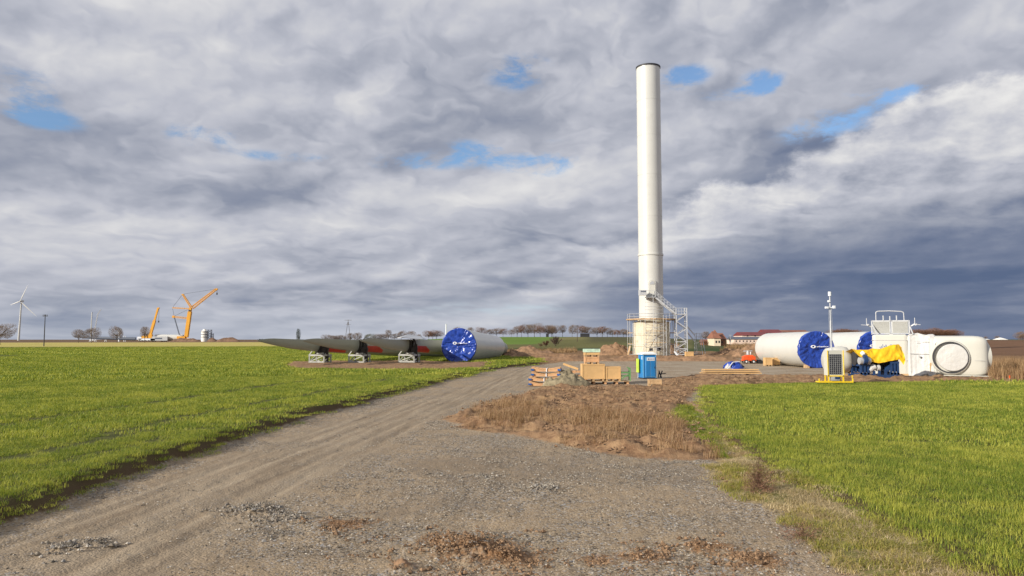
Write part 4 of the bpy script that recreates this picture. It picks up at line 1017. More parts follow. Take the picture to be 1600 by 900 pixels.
# white wrapped hub-side flange of the drive train
def wrapped(name, prof, parent, axis, seed, m_='wrap', amp=.10, n=48):
    """sheeting stretched round a row of discs: prof = [(position, radius, z)]"""
    m = MB(); rg = []
    for a, r_, z_, y_ in prof:
        rg.append([V((a, y_+math.cos(t)*r_*(1+amp*float(fbm(np.array([t*2.2]), np.array([a*1.3]), seed, 3)[0])), z_+math.sin(t)*r_*(1+amp*float(fbm(np.array([t*2.2+9]), np.array([a*1.3]), seed, 3)[0])))) for t in np.linspace(0, 2*math.pi, n+1)[:-1]])
    m.rings(rg); return m.build(name, M[m_], parent, world=False, smooth=60)
Yw = 63.5; k3 = Yw/1150
wr = root('wrapped_rotor_shaft', (P(1318,590,Yw).x, Yw, Hs(P(1318,590,Yw).x, Yw)), 'white shrink-wrapped rotor shaft behind the camera mast, left of the yellow tarpaulin', 'rotor shaft')
wrapped('wrapping', [((px-1318)*k3, r_*k3, (592-py)*k3, .9) for px, r_, py in ((1297,15,566),(1300,19,566),(1312,20,565),(1322,21,565),(1330,20,566),(1335,15,568),(1336,10,570))], wr, 0, 5, 'gel', amp=.04)
m = MB(); m.box((.2,.6,.12),(2.4,.5,.24)); m.box((1.1,.2,.22),(.5,1.2,.4)); m.build('support_block', M['plank'], wr, world=False)
m = MB(); m.tube((.9,1.0,.8),(1.0,1.0,.8),.5,n=24); m.build('flange', M['dark'], wr, world=False, smooth=40)

# ---- nacelle with cooler
THN = R(26); cN, sN = math.cos(THN), math.sin(THN)
Yn = 67.5; k4 = Yn/1150; xn = P(1408,590,Yn).x; zn = Hs(xn, Yn)
na_ = root('nacelle', (xn, Yn, zn), 'white wrapped turbine nacelle with rooftop cooler, resting behind the yellow tarpaulin', 'nacelle', rz=-THN)
X4 = lambda px: ((px-800)/1150*Yn - xn)/(cN + (px-800)/1150*sN)
Z4 = lambda py: (530-py)*k4 + CH - zn
D4 = 4.0
def rbox(x0, x1, z0, z1, y0, y1, rad, nseg=5, n=8, bulge=None, seed=0, amp=0):
    """box with rounded edges along x, built of rings from x0 to x1"""
    m = MB(); rg = []
    cz, cy, hz, hy = (z0+z1)/2, (y0+y1)/2, (z1-z0)/2, (y1-y0)/2
    for f in np.linspace(0, 1, nseg*3):
        e_ = min(f, 1-f)*(x1-x0); q = min(e_/rad, 1); ins = rad*(1-math.sqrt(max(0, 1-(1-q)**2)))
        ring = []
        for sy, sz, a0 in ((1,1,0),(-1,1,90),(-1,-1,180),(1,-1,270)):
            for i in range(n):
                t = R(a0+90*i/(n-1)); rr_ = rad
                p_ = V((x0+(x1-x0)*f, cy+sy*(hy-ins-rr_)+math.cos(t)*rr_, cz+sz*(hz-ins-rr_)+math.sin(t)*rr_))
                if amp: p_ += V((0, 1, .6))*amp*float(fbm(np.array([p_.x*.9+seed]), np.array([p_.z*1.1+p_.y*.4]), seed, 4, .55)[0])
                ring.append(p_)
        rg.append(ring)
    m.rings(rg); return m
rbox(X4(1361.5), X4(1417), Z4(588), Z4(522.5), 0, D4, .12, nseg=6).build('housing', M['gel'], na_, world=False, smooth=35)
m = MB(); m.box(((X4(1360)+X4(1416))/2, -.012, Z4(531.5)),(X4(1416)-X4(1360),.03,.045)); m.box((X4(1416), -.012, (Z4(531.5)+Z4(586))/2),(.035,.03,Z4(531.5)-Z4(586))); m.box(((X4(1360)+X4(1416))/2, -.012, Z4(563)),(X4(1416)-X4(1360),.03,.03)); m.build('panel_joint', M['grid'], na_, world=False)
m = rbox(X4(1414), X4(1462), Z4(586), Z4(523), -.10, D4-.1, .35, nseg=14, n=14, seed=3, amp=.26); m.build('wrapping', M['wrap'], na_, world=False, smooth=70)
# flap folds, dark gap and patch on the wrapping
m = MB(); m.box((X4(1433),-.28,Z4(552)),(X4(1450)-X4(1420),.02,.04),Matrix.Rotation(R(2),3,'Y')); m.box((X4(1438),-.29,Z4(533.5)),(X4(1448)-X4(1425),.02,.03)); m.tube((X4(1434),-.18,Z4(556.5)),(X4(1434),-.36,Z4(556.5)),.10,n=9); m.build('fold_seam', M['inkgrey'] if False else M['grid'], na_, world=False)
m = MB(); m.box((X4(1452),-.15,Z4(573)),(.28,.2,X4(1452+17)-X4(1452)),); m.build('timber_prop', M['plank'], na_, world=False)
# marks: a round blue emblem followed by letters, partly hidden by the tarpaulin
m = MB(); ex, ez = X4(1377), Z4(541)
for k in range(3): m.add([V((ex-.13+k*.13, -.02, ez-.20)), V((ex-.09+k*.13, -.02, ez-.20)), V((ex-.075+k*.13, -.02, ez+.03+.14*(k == 1))), V((ex-.11+k*.13, -.02, ez+.06+.14*(k == 1)))], [(0,1,2,3)])
for a in np.linspace(R(200), R(340), 7): m.box((ex+.24*math.cos(a), -.018, ez+.24*math.sin(a)), (.07,.02,.05))
em = m.build('emblem', M['ink'], na_, world=False)
lt = MB(); lx = X4(1382.5)
for k, pat in enumerate(('I','C','E')):
    x0_ = lx + k*.36; h_ = .34
    lt.box((x0_,-.018,ez-.02),(.06,.02,h_))
    if pat in 'CEO': lt.box((x0_+.12,-.018,ez-.02+h_/2-.03),(.20,.02,.05)); lt.box((x0_+.12,-.018,ez-.02-h_/2+.03),(.20,.02,.05))
    if pat == 'E': lt.box((x0_+.10,-.018,ez-.02),(.15,.02,.05))
    if pat in 'NO': lt.box((x0_+.21,-.018,ez-.02),(.06,.02,h_))
lt.build('lettering', M['ink'], na_, world=False)
m = MB()
for px, w_ in ((1365,3),(1395,3),(1420,3),(1450,3)): m.box((X4(px), 2.0, .10),(w_*k4*2.5, 3.6, .22))
m.box((X4(1430), .1, .08),(3.6,.3,.16)); m.build('bearer', M['plank'], na_, world=False)
# cooler on top
zr = Z4(522.5)
m = MB()
for a, b in ((1363.5,1389),(1394,1418.5)):
    m.box(((X4(a)+X4(b))/2, 1.0, (Z4(502)+Z4(520))/2),(X4(b)-X4(a), .25, Z4(502)-Z4(520)))
cw = m.build('cooler_panel', mat('cooler_fins', (.42,.42,.38), .6, var=.1, scale=20), na_, world=False)
m = MB()
for k in range(14):
    z_ = Z4(520)+(Z4(502)-Z4(520))*(k+.5)/14
    for a, b in ((1363.5,1389),(1394,1418.5)): m.box(((X4(a)+X4(b))/2, .86, z_),(X4(b)-X4(a)-.1, .03, .02))
m.build('louvre', M['grid'], cw, world=False)
m = MB(); y_ = .95
for px in (1361.5,1390,1393,1420.5): m.bar((X4(px),y_,zr),(X4(px),y_,Z4(500.5)),.11)
for py in (501,520.5): m.bar((X4(1361),y_,Z4(py)),(X4(1421),y_,Z4(py)),.11)
m.bar((X4(1362),y_-.1,Z4(506)),(X4(1370),y_-.9,zr),.08); m.bar((X4(1420),y_-.1,Z4(506)),(X4(1425.5),y_-.9,zr),.08); m.bar((X4(1390),y_+1.3,zr),(X4(1390),y_,Z4(502)),.08)
m.build('cooler_frame', M['alu'], na_, world=False)
m = MB(); y_ = 1.0; pts = [(1368.5,501),(1368.5,488),(1369.5,486),(1373,485.3),(1390,485),(1409,486.2),(1412.5,488),(1413,501)]
for (a, b), (c, d_) in zip(pts, pts[1:]): m.tube((X4(a),y_,Z4(b)),(X4(c),y_,Z4(d_)),.045,n=6)
m.build('guard_hoop', M['alu'], na_, world=False)
for px, py in ((1380,492.5),(1390.5,493.5),(1401,492.5)):
    m = MB(); m.tube((X4(px),.9,Z4(501)),(X4(px),.9,Z4(py)),.055,n=6); m.build('warning_light_post', M['alu'], na_, world=False)
for s_, px in ((-1,1353.5),(1,1429.5)):
    m = MB(); b = 1361 if s_ < 0 else 1421
    m.bar((X4(b),.95,Z4(511)),(X4(px),.8,Z4(506)),.10); m.tube((X4(px),.8,Z4(508)),(X4(px),.8,Z4(496.5)),.035,n=6); m.tube((X4(px-9 if s_ < 0 else px),.8,Z4(507)),(X4(px if s_ < 0 else px+9),.8,Z4(507.5)),.03,n=6); m.tube((X4(px+1.5),.8,Z4(506)),(X4(px+2.5),.8,Z4(508)),.12,n=8)
    m.build('wind_sensor', M['alu'], na_, world=False)

# ---- rotor hub (rounded casing with round blade openings)
Yh = 65.2; k5 = Yh/1150; xh = P(1500,590,Yh).x; zh = Hs(xh, Yh+1)
hb = root('rotor_hub', (xh, Yh, zh), 'rounded white rotor hub with a large round blade opening facing the road', 'rotor hub', rz=-THN)
X5 = lambda px: ((px-800)/1150*Yh - xh)/(cN + (px-800)/1150*sN)
Z5 = lambda py: (530-py)*k5 + CH - zh
m = MB(); rg = []
x0h, x1h, z0h, z1h, dh = X5(1455), X5(1543), Z5(589), Z5(524.5), 4.0
# body: rings along x, superellipse section, rounded nose on the right
for f, sc1, in zip([0,.02,.08,.2,.4,.6,.74,.84,.91,.96,.99,1.0], [.93,.97,1,1,1,1,.995,.975,.935,.87,.78,.66]):
    ring = []
    for i in range(72):
        t = 2*math.pi*i/72; c, s_ = math.cos(t), math.sin(t); e = .30
        yy = abs(c)**e*(1 if c > 0 else -1)*dh/2*sc1; z_ = abs(s_)**e*(1 if s_ > 0 else -1)*(z1h-z0h)/2*(1-(1-sc1)*.75)
        ring.append(V((x0h+(x1h-x0h)*f, dh/2+yy, (z0h+z1h)/2+z_ - (.25*(1-sc1)*1.5 if s_ > 0 else 0))))
    rg.append(ring)
m.rings(rg); m.build('casing', M['gel'], hb, world=False, smooth=45)
cx_, cz_ = X5(1482), Z5(558.5); Ro, Ri = 1.45, 1.37
def ringx(c, r_, y_, n=64): return [V((c[0]+math.cos(2*math.pi*i/n)*r_, y_, c[1]+math.sin(2*math.pi*i/n)*r_)) for i in range(n)]
m = MB(); m.rings([ringx((cx_,cz_),Ri,.04), ringx((cx_,cz_),Ri,-.22), ringx((cx_,cz_),Ro,-.22), ringx((cx_,cz_),Ro+.12,.04)], cap=False); op = m.build('opening_collar', M['gel'], hb, world=False, smooth=40)
m = MB(); m.rings([ringx((cx_,cz_),Ri+.035,-.226), ringx((cx_,cz_),Ri+.03,-.27), ringx((cx_,cz_),Ri-.10,-.27), ringx((cx_,cz_),Ri-.10,-.05)], cap=False); m.rings([ringx((cx_-.02,cz_),Ri-.01,-.03)]) if False else None
m.build('rubber_seal', M['dark'], op, world=False, smooth=40)
m = MB(); m.rings([ringx((cx_,cz_),Ri-.02,-.06), ringx((cx_,cz_),.1,-.055)], cap=True); m.build('opening_shadow_gap', M['dark'], op, world=False) if False else None
cxd, czd = X5(1485), Z5(558.5); m = MB(); n = 64
rgs = [ringx((cxd,czd),1.20,-.05), ringx((cxd,czd),1.20,-.30), ringx((cxd,czd),1.15,-.36), ringx((cxd+.03,czd+.02),10*k5*.8,-.40), ringx((cxd+.03,czd+.02),1*k5,-.41)]
m.rings(rgs); m.build('opening_cover', M['wrap'], hb, world=False, smooth=35)
m = MB(); m.rings([ringx((cx_,cz_),Ri-.09,-.052), ringx((cx_,cz_),1.13,-.050)], cap=False); m.build('inner_recess', M['gel'], hb, world=False)
# second opening on the far right face, turned away
m = MB(); a0 = V((math.cos(R(20)), -math.sin(R(20))*-1*0+ .25, .0)).normalized()
cc = V((X5(1543)-.55, 1.9, Z5(557)))
u_ = V((0,1,0)); 
def ringa(c, r_, ax): 
    x_1 = ax.cross(V((0,0,1))).normalized(); y_1 = x_1.cross(ax); return [c + x_1*(math.cos(2*math.pi*i/48)*r_) + y_1*(math.sin(2*math.pi*i/48)*r_) for i in range(48)]
ax5 = V((.93,.36,0)).normalized()
m.rings([ringa(cc-ax5*.2, 1.55, ax5), ringa(cc+ax5*.30, 1.52, ax5), ringa(cc+ax5*.34, 1.42, ax5)]); m.build('opening_collar', M['gel'], hb, world=False, smooth=40)
m = MB()
arc = [V((X5(1461)-.28*math.sin(t)*1.0+.1, -.025, Z5(558)+1.55*math.cos(t))) for t in np.linspace(.5, 2.7, 14)]
for a, b in zip(arc, arc[1:]): m.bar(a, b, .035, .02)
m.bar((X5(1520),-.012,Z5(563)),(X5(1535),.03,Z5(563)),.03,.02); m.build('panel_joint', M['grid'], hb, world=False)
m = MB(); m.box((X5(1498), 2.0, .03),(X5(1540)-X5(1458), 3.4, .18)); m.build('transport_skid', M['dark'], hb, world=False)
m = MB(); m.box((X5(1500), -.0, .10),(X5(1545)-X5(1455), .3, .06)); m.build('skirt', M['gel'], hb, world=False)
# ================================================================== far things
def tree_mesh(seed, h=10.0, wide=.40, clear=.22, twigs=2600, tw=.072):
    rs = random.Random(seed); tr = MB(); cr = MB(); cz, rz_ = h*(clear*.62+.5), h*(.5-clear*.42)
    lobes = [(rs.uniform(0,6.283), rs.uniform(-.6,.9), rs.uniform(.12,.3)) for k in range(9)]
    def env(a, e):
        v = .78
        for la, le, s_ in lobes: v += s_*math.exp(-((math.cos(a-la)-1)**2*2.2+(e-le)**2*3))
        return v
    top = V((rs.gauss(0,.2), rs.gauss(0,.2), cz)); fork = V((0,0,h*clear))
    tr.tube((0,0,0), fork, h*.020, h*.015, 6); tr.tube(fork, top, h*.014, h*.006, 5)
    nb = 13
    for k in range(nb):
        a = 6.283*k/nb*2.4+rs.uniform(-.4,.4); e = rs.uniform(-.35, 1.1); q = env(a, e)*rs.uniform(.75,.95)
        tip = V((math.cos(a)*math.cos(e)*h*wide*q, math.sin(a)*math.cos(e)*h*wide*q, cz+math.sin(e)*rz_*q)); st_ = fork.lerp(top, rs.uniform(0,.85)); mid = st_.lerp(tip, .5)+V((0,0,h*.04))
        tr.tube(st_, mid, h*.0085, h*.006, 4, False); tr.tube(mid, tip, h*.006, h*.0025, 4, False)
        for j in range(9):
            p = mid.lerp(tip, rs.uniform(-.3,1)); d = (tip-st_).normalized()+V((rs.gauss(0,.6),rs.gauss(0,.6),rs.gauss(.1,.4))); d.normalize(); cr.tube(p, p+d*h*rs.uniform(.06,.14), h*.0032, h*.0012, 3, False)
    for i in range(twigs):
        a = rs.uniform(0,6.283); e = math.asin(rs.uniform(-.72,1)); q = env(a, e)*rs.uniform(.12,1)**.42
        p = V((math.cos(a)*math.cos(e)*h*wide*q, math.sin(a)*math.cos(e)*h*wide*q, cz+math.sin(e)*rz_*q)); d = (p-V((0,0,cz-rz_*.9))).normalized()+V((rs.gauss(0,.35),rs.gauss(0,.35),rs.gauss(.1,.3))); d.normalize()
        l = h*rs.uniform(.05,.11); w = tw*rs.uniform(.6,1.2); x_ = d.orthogonal().normalized(); t = rs.uniform(0,6.283); x_ = x_*math.cos(t)+d.cross(x_)*math.sin(t); cr.add([p-x_*w/2-d*l*.4, p+x_*w/2-d*l*.4, p+d*l*.6], [(0,1,2)])
    zm_ = max(v.z for v in cr.v); f = h/zm_
    for m in (tr, cr): m.v = [v*f for v in m.v]
    return tr, cr
TV = [tree_mesh(sd, 10, wd, cl_, n_) for sd, wd, cl_, n_ in ((1,.42,.15,3000),(2,.46,.11,3400),(5,.30,.20,2200),(8,.42,.14,3000),(13,.36,.10,2700),(21,.47,.16,2800))]
def mesh_of(mb, name, m_):
    me = bpy.data.meshes.new(name); me.from_pydata([tuple(v) for v in mb.v], [], mb.f); me.materials.append(m_); me.update(); return me
TM_ = {}
def tmeshes(i, m_):
    if (i, m_) not in TM_: TM_[(i, m_)] = (mesh_of(TV[i][0], 'trunk', M['bark']), mesh_of(TV[i][1], 'crown', M[m_]))
    return TM_[(i, m_)]
def bare_tree(px, pyt, Y, label, i=0, m_='twig', group=None, wide=1.0, name='bare_tree', base=None):
    x_ = P(px, 530, Y).x; zb = float(hill(np.array([x_]), np.array([float(Y)]))[0])-.1 if Y > 200 else Hs(x_, Y)
    h = P(px, pyt, Y).z-zb
    rt = root(name, (x_, Y, zb), label, 'tree', group, rz=(px*1.7) % 6.28)
    for me, nm in zip(tmeshes(i, m_), ('trunk', 'crown')):
        o = bpy.data.objects.new(nm, me); col.objects.link(o); o.parent = rt; o.scale = (h/10*wide, h/10*wide, h/10)
    return rt
# avenue on the crest of the middle hill
GA = 'bare trees in the avenue on the hill crest'
ave = [(776,512,1,1),(786,513,3,.9),(799,515,5,.6),(808,509,0,.8),(815,508,2,.7),(825,506,4,.9),(835,504,1,1),(844,508,3,.8),(857,507,0,1.0),(864,508,1,.9),(862,509,3,1),(879,508,2,.8),(894,507,4,.7),(910,508,3,.9),
       (918,509,1,1.1),(933,511,0,.9),(941,510,2,1),(949,512,5,.8),(957,515,1,.9),(965,515,3,.9),(974,514,0,1.0),(979,516,4,.9)]
marks = ['first tree right of the tube, partly behind its top','second tree right of the tube, a rounded crown','thin sparse tree in the gap after the tube','slender tree with upright limbs left in the first clump','narrow tree in the first clump beside the upright one','reddish spreading tree inside the first clump','tallest tree of the first clump on the crest','right-hand edge tree of the first clump','round-crowned tree alone after the first gap','tree just behind the round-crowned one','leaning tree beside the round-crowned one','slim tree with a forked top in mid avenue','tree with a dark nest-like clump in its crown','tree directly above the dark shed','spreading tree on the right of the dark shed','first tree of the paired crowns right of the shed','second tree of the paired crowns right of the shed','small tree at the end of the paired crowns','first of the low trees near the scaffolding','second of the low trees near the scaffolding','third of the low trees near the scaffolding','last low tree, touching the scaffolding outline']
for k, ((px, py, i, w_), mk) in enumerate(zip(ave, marks)):
    bare_tree(px, py-1, 438 + (k*7) % 12, 'bare winter tree on the crest, '+mk, i, 'twigr' if k % 3 == 1 else 'twig', GA, w_*1.3)
# trees behind the blades
GBt = 'bare trees behind the rotor blades'
for k, (px, py, i, w_, m_, mk) in enumerate(((515,522,1,1.8,'twig','low wide bare tree just left of the lattice pylon'),(526,524,3,1.6,'twig','low bare tree right beside the lattice pylon base on its left'),(547,520,2,1,'twig','thin bare tree at the pylon right leg'),(558,519,0,1.1,'twig','airy bare tree just right of the pylon'),
        (576,521,4,1.6,'moss','low olive-green bushy tree between the blades'),(590,521,1,1.5,'twig','low grey bushy tree beside the olive one'),(607,515,2,.9,'twig','dark upright tree with mistletoe-like clumps'),(627,516,3,1.1,'twig','pale bare tree, left of a close pair'),(642,517,5,1.1,'twig','pale bare tree, right of a close pair'),
        (655,522,0,1,'twig','tiny faint bare tree before the brown thicket'),(534,523,4,2.0,'twig','flat wide bare thicket under the pylon'),(600,521,3,1.5,'twig','low bare tree touching the dark upright one on its left'),(617,520,1,1.3,'twig','low bare tree touching the dark upright one on its right'),(676,518,3,1.7,'twigr','low brown thicket filling the gap before the white pole'),(735,511,2,1.0,'twig','bare treetop over the shoulder of the blue-capped tube'),(670,516,4,1.4,'twigr','brown thicket tree with dark tip left of the white pole'),(682,515,1,1.6,'twigr','rounded brown thicket tree at the white pole'),(712,510,3,.9,'twig','bare treetop showing over the blue cap'),(752,510,1,1.2,'twigr','rounded brown treetop over the tube'),(765,514,5,.9,'twig','small grey treetop over the tube'))):
    bare_tree(px, py-.5, 430+5*(k % 3), mk, i, m_, GBt, w_)
lt_ = bare_tree(466, 512, 300, 'lone slim dark tree standing above the farthest-left blade', 2, 'ever', None, .38)
# trees far left
for k, (px, py, i, w_, mk) in enumerate(((0,503,1,1.3,'bare round tree cut by the left picture edge'),(123,513,0,1.0,'small round bare tree at the tip of the far dark blade'),(143,510,3,1.2,'bare tree at the foot of the thin white far tower'),(183,508,4,1.0,'upright bare tree beside the small white post'),(226,509,2,.9,'faint bare tree behind the small yellow crane'))):
    bare_tree(px, py, 700 if k else 420, mk, i, 'twig', 'bare trees on the left horizon', w_)
# trees right
for k in range(20):
    px = 1305+k*4.6 if k < 8 else 1432+(k-8)*5.4
    pyt = 514+1.5*math.sin(k*2.1)-2*(k in (3,14))
    where = ['between the two lying tubes behind the mast','left of the rooftop cooler','behind the nacelle and the hub'][0 if k < 4 else 1 if k < 8 else 2]
    bare_tree(px, pyt, 430, f'brown bare tree in the low wood {where}', (k*5) % 6, 'twigr', f'trees of the low wood {where}', 1.7)
for px, py, Y, i, lab in ((1595,516,300,1,'bare tree at the right picture edge above the ploughed field'),(1598,520,280,3,'lower bare tree below the one at the right picture edge'),(1103,517,310,2,'thin bare tree left of the brick house'),(1160,518,330,5,'faint bare tree left of the red barn roof'),(1170,519,330,1,'faint bare tree just behind the red barn roof'),(1558,524,700,1,'small distant tree between the two white roofs'),(1540,525,700,3,'small distant tree left of the white roofs')):
    bare_tree(px, py, Y, lab, i, 'twig', None, 1.2)
# shrubs on the slope
def shrub(px, pyt, pyb, Y, label, m_='twig', w=1.0, seed=4, n=700):
    rs = random.Random(seed); x_ = P(px, 530, Y).x; zb = float(hill(np.array([x_]), np.array([float(Y)]))[0]) if Y > 200 else Hs(x_, Y); h = (pyb-pyt)/1150*Y
    rt = root('bare_shrub', (x_, Y, zb-.05), label, 'shrub'); m = MB(); st_ = MB()
    for k in range(14):
        a = rs.uniform(0,6.28); t = rs.uniform(.1,.75); d = V((math.cos(a)*math.sin(t)*w, math.sin(a)*math.sin(t)*w, math.cos(t))); st_.tube((0,0,0), d*h*.9, .03*h/3, .01, 4)
        for j in range(n//14):
            f = rs.uniform(.25,.95); p = d*(h*f*.9); d2 = (d+V((rs.gauss(0,.7),rs.gauss(0,.7),rs.gauss(.1,.5)))).normalized(); l = h*rs.uniform(.15,.3); x2 = d2.orthogonal().normalized()*.018*h
            m.add([p-x2, p+x2, p+d2*l], [(0,1,2)])
    st_.build('stem', M['bark'], rt, world=False); m.build('twigs', M[m_], rt, world=False); return rt
shrub(868, 527, 543, 250, 'large dark bare shrub on the green slope below the avenue', w=1.1)
shrub(853, 533, 543, 245, 'smaller brown bare shrub left of the large dark one on the slope', 'twigr', 1.2, 5)
shrub(845, 536, 543, 240, 'lowest brown shrub at the left of the three on the slope', 'twigr', 1.5, 6, 400)
shrub(1102, 526, 534, 270, 'brown leafless hedge shrub left of the brick house', 'twigr', 2.2, 7)
shrub(1143, 522, 534, 290, 'dark evergreen shrub between brick house and pink wall', 'ever', .8, 8, 1500)
shrub(408, 529, 534, 900, 'dark low evergreen bush on the left horizon before the first blade', 'ever', 2.6, 9, 1400)
# foreground dead weeds
for px, py, h, w_, lab, sd in ((1186,768,.62,.75,'round reddish dead weed clump on the verge beside the right crop',3),(1252,832,.30,.9,'flat dark dead weed at the gravel edge, nearer than the round clump',5)):
    g_ = G(px, py, .1); rs = random.Random(sd); rt = root('dead_weed', (g_.x, g_.y, Hs(g_.x, g_.y)-.03), lab, 'weed clump'); m = MB()
    for k in range(1500 if h > .4 else 500):
        a = rs.uniform(0,6.28); t = rs.uniform(0,1.45); r_ = rs.uniform(.25,1)
        p = V((math.cos(a)*math.sin(t)*w_/2, math.sin(a)*math.sin(t)*w_/2, math.cos(t)*h))*r_; d2 = (p.normalized()+V((rs.gauss(0,.8),rs.gauss(0,.8),rs.gauss(0,.6)))).normalized(); x2 = d2.orthogonal().normalized()*.004
        m.add([p-x2, p+x2, p+d2*rs.uniform(.05,.16)], [(0,1,2)])
    m.build('stems', M['twigr'], rt, world=False)
# far poles and pylon
def far_pole(px, pyt, Y, r_, label, m_='bark', head=True, name='utility_pole', cat='pole'):
    x_ = P(px, 530, Y).x; zb = float(hill(np.array([x_]), np.array([float(Y)]))[0]); zt_ = P(px, pyt, Y).z
    rt = root(name, (x_, Y, zb), label, cat); MB().tube((0,0,0),(0,0,zt_-zb), r_, r_*.7, 8).build('pole', M[m_], rt, world=False)
    if head:
        m = MB(); m.bar((-r_*5,0,zt_-zb-r_*3),(r_*5,0,zt_-zb-r_*3), r_*1.2)
        for q in (-4.2,-1.5,1.5,4.2): m.tube((q*r_,0,zt_-zb-r_*2.5),(q*r_,0,zt_-zb+r_*.2), r_*.4, n=5)
        m.build('crossarm', M[m_], rt, world=False)
    return rt
far_pole(69, 491.5, 352, .24, 'dark wooden utility pole at the far edge of the left crop', 'dark')
far_pole(902, 508, 300, .14, 'thin dark pole beside the dark shed on the hill', 'bark')
far_pole(1141, 523, 280, .10, 'thin pale pole in front of the dark evergreen shrub', 'galv')
x_ = P(543.5, 530, 430).x; zb = float(hill(np.array([x_]), np.array([430.]))[0]); ht = P(543, 499.5, 430).z-zb
py_ = root('lattice_pylon', (x_, 430, zb), 'two-legged power pylon behind the rotor blades', 'pylon'); m = MB()
for s_ in (-1,1): m.tube((s_*1.9,0,0),(s_*.15,0,ht*.9),.13,.10,6)
m.build('leg', M['bark'], py_, world=False)
m = MB(); m.bar((-2.1,0,ht*.98),(2.1,0,ht*.98),.16); m.bar((-1.3,0,ht*.80),(1.5,0,ht*.80),.14); m.bar((0,0,ht*.78),(0,0,ht),.18); m.bar((-1.2,0,ht*.35),(1.2,0,ht*.35),.12); m.build('crossarm', M['bark'], py_, world=False)
# dark shed on the hill
x_ = P(914, 530, 425).x; zb = float(hill(np.array([x_]), np.array([425.]))[0])
sh = root('dark_shed', (x_, 425, zb), 'low dark shed on the hill crest under the avenue trees', 'shed')
MB().box((0,0,.9),(5.2,2.5,1.8)).build('wall', M['dark'], sh, world=False); m = MB(); m.add([(-2.8,-1.5,1.8),(2.8,-1.5,1.8),(2.8,1.5,1.8),(-2.8,1.5,1.8),(-2.6,0,2.3),(2.6,0,2.3)],[(3,2,1,0),(0,1,5,4),(2,3,4,5),(1,2,5),(3,0,4)]); m.build('roof', M['greyroof'], sh, world=False)
x_ = P(898, 530, 428).x; tk = root('parked_trailer', (P(855,530,428).x, 428, float(hill(np.array([P(855,530,428).x]), np.array([428.]))[0])), 'tiny dark hut at the avenue, left of the round-crowned tree', 'hut')
MB().box((0,0,.9),(1.3,1.3,1.8)).build('wall', M['dark'], tk, world=False); MB().box((0,0,1.88),(1.5,1.5,.16)).build('roof', M['greyroof'], tk, world=False); tk.name = 'small_hut'

# ---- buildings on the right
def house(px0, px1, pyb, Y, wall_h, roof_h, dpt, wm, rm, name, label, wins=(), hip=0, rz=0, doors=()):
    xa_, xb_ = P(px0,530,Y).x, P(px1,530,Y).x; w = xb_-xa_; zb = P(px0, pyb, Y).z
    zb = min(zb, float(hill(np.array([(xa_+xb_)/2]), np.array([Y+dpt/2]))[0]))
    rt = root(name, ((xa_+xb_)/2, Y+dpt/2, zb-.3), label, 'building', rz=rz); wl = wall_h+.3
    MB().box((0,0,wl/2),(w,dpt,wl)).build('wall', M[wm], rt, world=False)
    e = .35; m = MB(); hx = w/2*hip
    m.add([(-w/2-e,-dpt/2-e,wl+.01),(w/2+e,-dpt/2-e,wl+.01),(w/2+e,dpt/2+e,wl+.01),(-w/2-e,dpt/2+e,wl+.01),(-w/2-e+hx,0,wl+roof_h),(w/2+e-hx,0,wl+roof_h)],[(3,2,1,0),(0,1,5,4),(2,3,4,5),(1,2,5),(3,0,4)])
    rf = m.build('roof', M[rm], rt, world=False)
    for fx, z_, ww, wh in wins: MB().box((-w/2+w*fx, -dpt/2-.03, z_+.3),(ww,.1,wh)).build('window', M['glass'], rt, world=False)
    for fx, ww, wh in doors: MB().box((-w/2+w*fx, -dpt/2-.03, wh/2+.3),(ww,.1,wh)).build('door', M['brick'], rt, world=False)
    return rt, rf
_, rf = house(1116, 1126, 534, 262, 2.6, 2.6, 9, 'plaster', 'brownroof', 'cottage', 'cream cottage with steep brown tiled roof beyond the access stair', wins=((.3,1.4,.5,.8),(.75,1.4,.5,.8)), hip=.7)
MB().box((.3,0,5.3),(.5,.5,1.2)).build('chimney', M['brick'], rf, world=False)
house(1124, 1134, 534, 266, 2.3, 2.2, 7, 'brick', 'brownroof', 'cottage_annex', 'brick annex with brown roof attached right of the cream cottage', wins=((.4,1.2,.5,.7),), hip=.4)
house(1098, 1114, 534, 272, 1.2, .9, 4, 'brick', 'brownroof', 'low_outbuilding', 'low brown outbuilding left of the cream cottage', wins=((.5,.8,.5,.5),))
house(1147, 1200, 534, 285, 1.9, 1.0, 10, 'pink', 'greyroof', 'long_barn', 'long low barn with pale pink wall and grey roof', wins=tuple((.06+.105*k,1.2,.4,.5) for k in range(9)), doors=((.76,1.0,1.4),))
house(1160, 1200, 531, 305, 3.1, 1.5, 12, 'pink', 'redroof', 'red_roofed_barn', 'large barn with wide red roof behind the long pink-walled barn', wins=((.2,3.0,.6,.5),(.5,3.0,.6,.5)))
house(1196, 1222, 530, 318, 4.0, 1.6, 10, 'whiteb', 'redroof', 'white_gabled_barn', 'white-gabled barn with dark red roof right of the wide red roof', wins=((.1,3.9,.5,.5),(.3,3.9,.5,.5)))
house(1215, 1265, 530, 330, 4.2, 1.1, 12, 'brick', 'brownroof', 'dark_barn', 'long dark-roofed barn whose ridge shows above the lying tube', wins=((.3,3.0,.6,.5),))
house(1541, 1550, 533, 520, .5, 1.1, 8, 'whiteb', 'whiteb', 'white_cottage', 'small white-roofed building beyond the ploughed field, nearer the hub', wins=((.5,.2,.8,.4),), hip=.6)
house(1563, 1578, 533, 500, .5, 1.9, 10, 'whiteb', 'whiteb', 'white_roofed_house', 'white pyramid-roofed house beyond the ploughed field at far right', wins=((.5,.2,.8,.4),), hip=.92)

